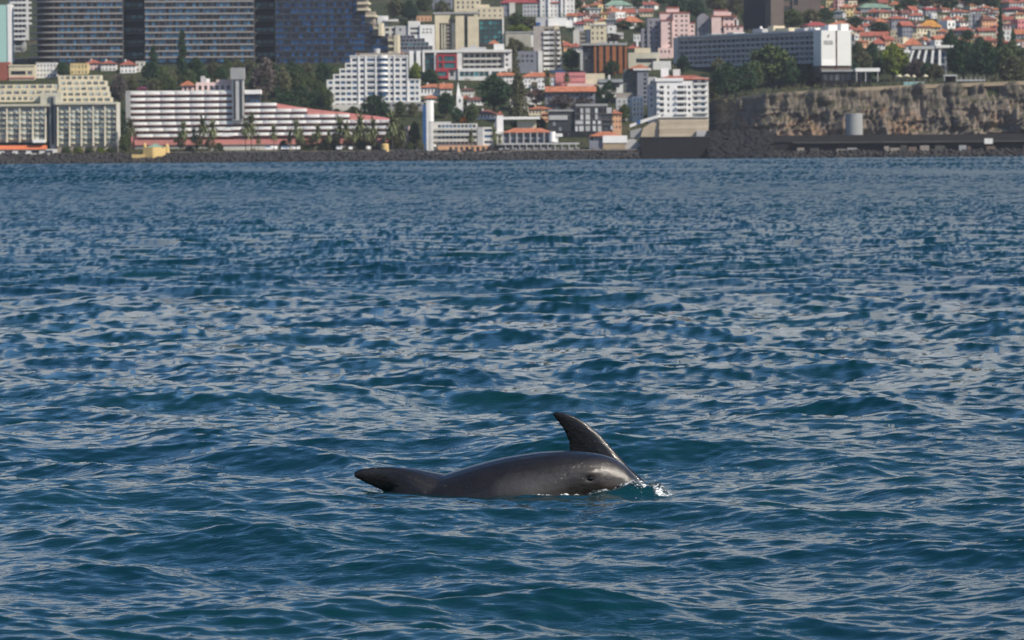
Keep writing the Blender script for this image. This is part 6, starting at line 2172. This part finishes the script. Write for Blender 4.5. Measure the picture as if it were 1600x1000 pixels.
# ------------------------------------------------------------------ trees
DK, MD, OL, LM, BR, PM = LF_DARK, LF_MID, LF_OLIVE, LF_LIME, LF_BROWN, LF_PALM
TREES = [
    ('round', 98, 122, 26, 26, DK, 'round dark tree between the white and the ochre villa'),
    ('cone', 285, 132, 84, 26, DK, 'tall dark conifer in front of the middle glass tower'),
    ('cone', 240, 138, 66, 26, DK, 'dark conifer left of the tall conifer'),
    ('loose', 186, 168, 52, 34, BR, 'bare brown tree between the cream and the striped hotel'),
    ('round', 207, 146, 28, 26, OL, 'olive round tree above the left corner of the striped hotel'),
    ('tall', 192, 232, 62, 26, DK, 'tall dark tree in the gap between cream and striped hotels'),
    ('round', 180, 160, 34, 24, DK, 'dark tree right behind the top of the cream hotel'),
    ('round', 262, 147, 32, 36, MD, 'green tree behind the roof of the striped hotel, left of the tall conifer'),
    ('round', 240, 150, 28, 30, OL, 'olive tree above the striped hotel roof near the magenta bush'),
    ('round', 306, 126, 36, 34, DK, 'dark round tree right of the tall conifer'),
    ('round', 334, 126, 30, 30, OL, 'olive tree below the middle glass tower'),
    ('loose', 355, 126, 34, 26, MD, 'green tree left of the grey lift tower top'),
    ('loose', 415, 160, 70, 50, BR, 'large bare brown tree right of the grey lift tower'),
    ('round', 442, 152, 46, 34, OL, 'olive tree right of the large bare tree'),
    ('round', 464, 146, 42, 32, MD, 'green tree below the right glass tower'),
    ('round', 396, 156, 34, 24, MD, 'green tree behind the dark glass annex of the striped hotel'),
    ('round', 395, 141, 10, 24, LF_AUTUMN, 'rust orange flowering shrub right of the grey lift tower'),
    ('round', 505, 132, 36, 32, DK, 'dark tree left of the stepped white hotel'),
    ('round', 480, 128, 30, 26, OL, 'olive tree under the right glass tower near its foot'),
    ('round', 492, 172, 34, 28, DK, 'dark tree below the stepped flank of the white hotel'),
    ('round', 512, 174, 36, 24, MD, 'green tree at the lower left corner of the stepped white hotel'),
    ('round', 448, 170, 26, 46, DK, 'wide dark tree above the pink roof wedge'),
    ('round', 478, 172, 22, 30, MD, 'green tree between two dark trees above the striped hotel wing'),
    ('dome', 585, 181, 33, 62, DK, 'wide dark spreading tree below the stepped white hotel'),
    ('round', 552, 182, 16, 24, MD, 'small green tree left of the wide spreading tree'),
    ('round', 625, 182, 24, 26, MD, 'green tree right of the wide spreading tree'),
    ('round', 645, 182, 22, 22, OL, 'small olive tree left of the blue stair tower top'),
    ('tall', 618, 234, 48, 26, OL, 'olive tree at the right end of the striped hotel'),
    ('round', 648, 234, 44, 24, MD, 'green tree between the pink house and the blue stair tower'),
    ('round', 697, 184, 40, 36, DK, 'dark tree left of the white spire'),
    ('round', 714, 194, 26, 22, DK, 'dark bush like tree below the church'),
    ('round', 738, 194, 34, 26, MD, 'green tree right of the church'),
    ('round', 724, 194, 12, 18, LF_AUTUMN, 'rust orange shrub above the round ended hotel'),
    ('round', 772, 176, 60, 66, DK, 'very large dark round tree in the centre of the town'),
    ('cone', 800, 120, 60, 34, OL, 'tall olive conifer rising before the grey office'),
    ('cone', 810, 192, 76, 44, OL, 'big shaggy conifer right of the very large dark tree'),
    ('loose', 838, 168, 30, 40, BR, 'purple brown bare tree below the white arched houses'),
    ('loose', 880, 174, 26, 52, BR, 'wide purple brown jacaranda before the orange roofed hall'),
    ('loose', 912, 172, 22, 40, BR, 'purple brown jacaranda at the right end of the hall'),
    ('palm', 856, 152, 38, 22, PM, 'palm standing between the white arched houses and the pink building'),
    ('palm', 886, 142, 26, 18, PM, 'palm in front of the pink building'),
    ('round', 932, 162, 30, 26, DK, 'dark tree left of two above the dark slate hotel'),
    ('round', 952, 160, 34, 28, DK, 'dark tree right of two above the dark slate hotel'),
    ('round', 956, 118, 24, 30, DK, 'dark tree at the foot of the orange panels'),
    ('round', 893, 112, 36, 34, DK, 'dark tree in the gap left of the orange panel block'),
    ('round', 976, 190, 28, 24, MD, 'green tree between the peach house and the white flats'),
    ('round', 815, 204, 22, 40, DK, 'dark hedge like tree below the white deck'),
    ('round', 842, 204, 22, 30, DK, 'dark tree right of the cream deck wall'),
    ('round', 806, 44, 24, 34, MD, 'green tree below the crimson roof, left'),
    ('round', 830, 46, 18, 34, OL, 'olive tree below the crimson roof, right'),
    ('round', 812, 52, 14, 40, LM, 'yellow green hedge above the beige hall'),
    ('round', 808, 84, 22, 28, OL, 'olive tree in front of the beige hall'),
    ('round', 640, 34, 34, 36, DK, 'dark tree at the top left of the white terraced block'),
    ('round', 618, 30, 32, 34, OL, 'olive tree right of the right glass tower top'),
    ('round', 664, 22, 30, 34, MD, 'green tree behind the peach house at the top edge'),
    ('round', 690, 26, 26, 30, OL, 'olive tree left of the cream house at the top edge'),
    ('round', 634, 44, 12, 24, MD, 'low green bush on the white terraced block'),
    ('round', 650, 128, 30, 24, LM, 'yellow green tree right of the stepped white hotel'),
    ('round', 672, 134, 26, 34, DK, 'dark tree below the teal glass boxes'),
    # headland
    ('round', 1205, 136, 66, 92, MD, 'large green tree in front of the long shaded hotel'),
    ('round', 1135, 156, 58, 62, DK, 'dark tree at the left end of the headland'),
    ('round', 1165, 148, 50, 46, DK, 'dark tree left of the large green headland tree'),
    ('round', 1112, 160, 40, 34, OL, 'olive tree right beside the white five storey house'),
    ('loose', 1122, 116, 26, 26, OL, 'small olive tree at the foot of the long hotel'),
    ('tall', 1068, 116, 30, 24, DK, 'dark tree right of the larger pink tower foot'),
    ('round', 1262, 130, 26, 36, DK, 'dark tree under the right half of the long hotel'),
    ('round', 1290, 131, 24, 30, DK, 'dark tree below the white end wall'),
    ('palm', 1270, 131, 30, 14, PM, 'slim palm below the long shaded hotel'),
    ('round', 1322, 128, 44, 38, DK, 'dark tree at the lower right of the white end wall'),
    ('round', 1348, 112, 36, 34, OL, 'olive tree behind the white canopy'),
    ('round', 1340, 88, 22, 24, MD, 'green tree right of the white end wall, below red roofs'),
    ('round', 1363, 100, 34, 24, DK, 'dark round tree left of the yellow green tree'),
    ('round', 1396, 126, 58, 54, LM, 'bright yellow green tree on the headland'),
    ('round', 1372, 124, 34, 28, DK, 'dark tree right of the white canopy'),
    ('round', 1432, 126, 34, 46, BR, 'brown tree in front of the slanting fins'),
    ('round', 1462, 127, 28, 36, OL, 'olive tree right of the slanting fins'),
    ('round', 1505, 125, 64, 66, DK, 'largest dark tree on the headland'),
    ('round', 1542, 126, 60, 52, DK, 'dark tree right of the largest headland tree'),
    ('round', 1485, 92, 44, 30, DK, 'dark tree above the white roof slab end'),
    ('round', 1572, 126, 54, 46, MD, 'green tree behind the rounded bush at the right'),
    ('dome', 1588, 127, 40, 62, OL, 'rounded olive tree at the right border'),
    ('cone', 1563, 82, 70, 15, DK, 'tall narrow cypress at the right among red roofs'),
    ('cone', 1583, 80, 36, 14, DK, 'shorter cypress near the right border'),
    # hillside, top edge
    ('round', 1058, 24, 30, 40, DK, 'dark tree behind the larger pink tower'),
    ('round', 1088, 30, 32, 40, DK, 'dark tree between the two pink towers, above'),
    ('round', 1120, 20, 30, 44, OL, 'olive tree above the smaller pink tower, left'),
    ('round', 1150, 26, 34, 36, OL, 'olive tree right of the smaller pink tower top'),
    ('round', 1166, 40, 26, 24, MD, 'green tree at the foot of the dark stone block'),
    ('round', 1238, 44, 30, 46, MD, 'green tree right of the sunlit stone face'),
    ('round', 1266, 40, 26, 40, OL, 'olive tree behind the roof of the long hotel'),
    ('round', 1290, 34, 22, 30, DK, 'dark tree below the yellow hillside house'),
    ('round', 1305, 28, 14, 20, DK, 'small dark tree among the upper red roofs, left'),
    ('round', 1336, 46, 20, 36, DK, 'dark tree between red roofs right of the white end wall'),
    ('round', 1374, 54, 20, 44, DK, 'dark tree below the pink hillside house'),
    ('round', 1420, 16, 22, 36, DK, 'dark tree at the top edge, left of three'),
    ('round', 1448, 14, 24, 40, OL, 'olive tree at the top edge, middle of three'),
    ('round', 1478, 18, 26, 44, DK, 'dark tree at the top edge, right of three'),
    ('round', 1520, 14, 26, 44, DK, 'dark tree at the top edge above the blue grey house'),
    ('round', 1550, 14, 26, 34, DK, 'dark tree at the top edge left of the cypress'),
    ('round', 1340, 6, 18, 60, DK, 'dark trees crown above the long green roof'),
    ('round', 1405, 20, 14, 22, DK, 'small dark tree right of the green roofed hall'),
    ('round', 1512, 64, 18, 22, DK, 'dark tree left of the peach houses above the headland'),
    ('round', 900, 16, 18, 24, DK, 'dark tree right of the crimson roofed institution'),
    ('round', 912, 26, 14, 20, DK, 'small dark tree left of the grey hillside house'),
    ('round', 948, 12, 16, 20, MD, 'green tree left of the green roof'),
    ('round', 975, 48, 16, 34, DK, 'dark tree below the blue grey hillside house'),
    ('round', 1000, 50, 16, 22, MD, 'green tree left of the larger pink tower'),
    ('round', 955, 66, 14, 44, BR, 'brown tree behind the roof of the orange panel block'),
    ('round', 996, 14, 18, 24, DK, 'dark tree left of the top of the larger pink tower'),
    ('round', 1036, 8, 18, 30, DK, 'dark tree at the top edge above the larger pink tower'),
    ('round', 1010, 60, 20, 18, MD, 'green tree before the grey shaded side of the larger pink tower'),
]
for k_, px, yb, h, w, mt, lab in TREES:
    tree(k_, px, yb, h, w, lab, mt)
def wood(spots, where, group, kinds=('round', 'round', 'tall', 'loose'), mats=(LF_DARK, LF_MID, LF_OLIVE, LF_DARK)):
    r = random.Random(len(spots))
    for i, (px, yb, h, w) in enumerate(sorted(spots)):
        m_ = r.choice(mats)
        nm = {LF_DARK.name: 'dark', LF_MID.name: 'green', LF_OLIVE.name: 'olive', LF_BROWN.name: 'brown'}[m_.name]
        tree(r.choice(kinds), px, yb, h, w, f'{nm} tree, {ORD[i]} from left {where}', m_, group=group)
wood([(232, 128, 30, 26), (252, 136, 34, 30), (270, 140, 26, 28), (296, 140, 32, 28), (318, 136, 28, 30), (345, 134, 30, 28), (370, 118, 26, 26), (388, 122, 30, 26), (404, 134, 34, 30),
      (424, 126, 30, 30), (436, 140, 34, 32), (452, 132, 30, 30), (470, 136, 32, 28), (486, 142, 30, 28), (470, 158, 26, 30), (428, 156, 26, 30), (498, 152, 28, 26), (456, 118, 22, 26), (520, 126, 24, 24)],
     'in the wood behind the striped hotel', 'wood behind the striped hotel')
wood([(470, 238, 26, 24), (490, 238, 30, 22), (508, 238, 24, 24), (524, 238, 32, 22), (546, 238, 26, 24), (560, 238, 36, 22), (578, 238, 30, 24), (606, 238, 34, 22), (624, 238, 40, 24), (282, 238, 32, 26), (308, 238, 28, 24), (328, 238, 22, 22), (196, 240, 30, 24)],
     'among the promenade palms', 'small trees along the promenade', kinds=('round', 'tall', 'loose'), mats=(LF_OLIVE, LF_MID, LF_OLIVE))
wood([(1102, 158, 34, 28), (1122, 152, 40, 34), (1150, 150, 44, 36), (1178, 142, 46, 40), (1232, 136, 44, 40), (1252, 134, 34, 32), (1276, 132, 28, 26), (1306, 130, 30, 26), (1336, 128, 30, 26), (1356, 128, 26, 24), (1416, 125, 30, 28), (1450, 126, 30, 28),
      (1476, 112, 36, 30), (1522, 126, 50, 40), (1556, 125, 52, 38), (1580, 110, 46, 40), (1600, 124, 50, 40), (1494, 98, 40, 34), (1530, 98, 40, 34)],
     'in the headland park', 'trees of the headland park')
tree('round', 222, 145, 10, 28, 'magenta flowering bush on the roof edge of the striped hotel', LF_FLOWER, name='flowering_bush', cat='bush')
# palms along the promenade
PALMS = [(204, 44), (287, 40), (303, 30), (317, 48), (333, 42), (384, 44), (393, 52), (404, 22), (428, 34), (453, 26), (463, 42), (471, 30), (497, 36), (514, 28),
         (531, 46), (541, 40), (553, 30), (563, 50), (574, 34), (584, 44), (613, 52), (629, 38), (736, 28), (772, 32), (781, 22)]
for i, (px, h) in enumerate(PALMS):
    lab = f'{ORD[i]} promenade palm counted from the left edge of the town'
    tree('palm', px, 239, h + 4, h * .62, lab, LF_PALM, D=2100 + (i * 7) % 5, name='palm_tree', cat='palm', group='palms along the promenade')
for i, px in enumerate((430, 446, 462, 478, 494, 510, 526, 542, 558, 574, 590, 606)):
    tree('dome', px, 163 + (px - 430) * .142 + 4, 11, 22, f'{ORD[i]} dark hedge bush from the left along the sloping roof of the striped hotel', LF_DARK, name='hedge_bush', cat='bush', D=2160, group='hedge behind the striped hotel')
for i, px in enumerate((104, 122, 140, 158, 174)):
    tree('dome', px, 241, 11, 20, f'{ORD[i]} bush from the left at the foot of the cream hotel', LF_LIME if i % 2 else LF_MID, name='hedge_bush', cat='bush', D=2103, group='bushes before the cream hotel')
for i, px in enumerate((296, 342, 443, 480, 505, 522, 548, 568, 590, 640, 655)):
    tree('dome', px, 238, 10 + (i * 5) % 13, 20, f'{ORD[i]} green bush from the left between the promenade palms', LF_MID if i % 2 else LF_OLIVE, name='hedge_bush', cat='bush', D=2107, group='bushes between the palms')

# scrub and garden green over the whole slope
N = 5200
sx_ = rng.uniform(-330, 330, N)
sd_ = 2120 + rng.random(N) ** 1.3 * 1300
sx_ = sx_ * sd_ / 2120
sz_ = terrain_z(sx_, sd_)
hzl = np.interp(sx_, CX, CD)
ok = ~((sx_ > HX[0]) & (sd_ < hzl + 4))
Q, R2 = [], []
for x, d, z in zip(sx_[ok], sd_[ok], sz_[ok]):
    r_ = 1.0 + 2.3 * rng.random() ** 2
    Q.append(leaf_quads(rng, np.array((x, d, z + r_ * .3)), r_, 16, .42))
    R2.append(np.clip(rng.random() * .7 + rng.random(16) * .3, 0, 1))
stuff(link('undergrowth', leaf_mesh('undergrowth', np.concatenate(Q), LF_OLIVE, np.concatenate(R2))), 'garden scrub and bushes covering the slope between the buildings', 'undergrowth')
# ------------------------------------------------------------------ sea haze
hm = bpy.data.materials.new('sea_haze')
hm.use_nodes = True
hn = hm.node_tree
hn.nodes.clear()
ho = hn.nodes.new('ShaderNodeOutputMaterial')
hv = hn.nodes.new('ShaderNodeVolumePrincipled')
hv.inputs['Color'].default_value = (0.86, 0.91, 1.0, 1)
hv.inputs['Density'].default_value = 0.000036
hv.inputs['Anisotropy'].default_value = 0.2
hn.links.new(hv.outputs[0], ho.inputs['Volume'])
m = MB()
m.box(-1900, 1900, -80, 5750, -12, 560)
hz_o = m.build('haze', hm)
stuff(hz_o)
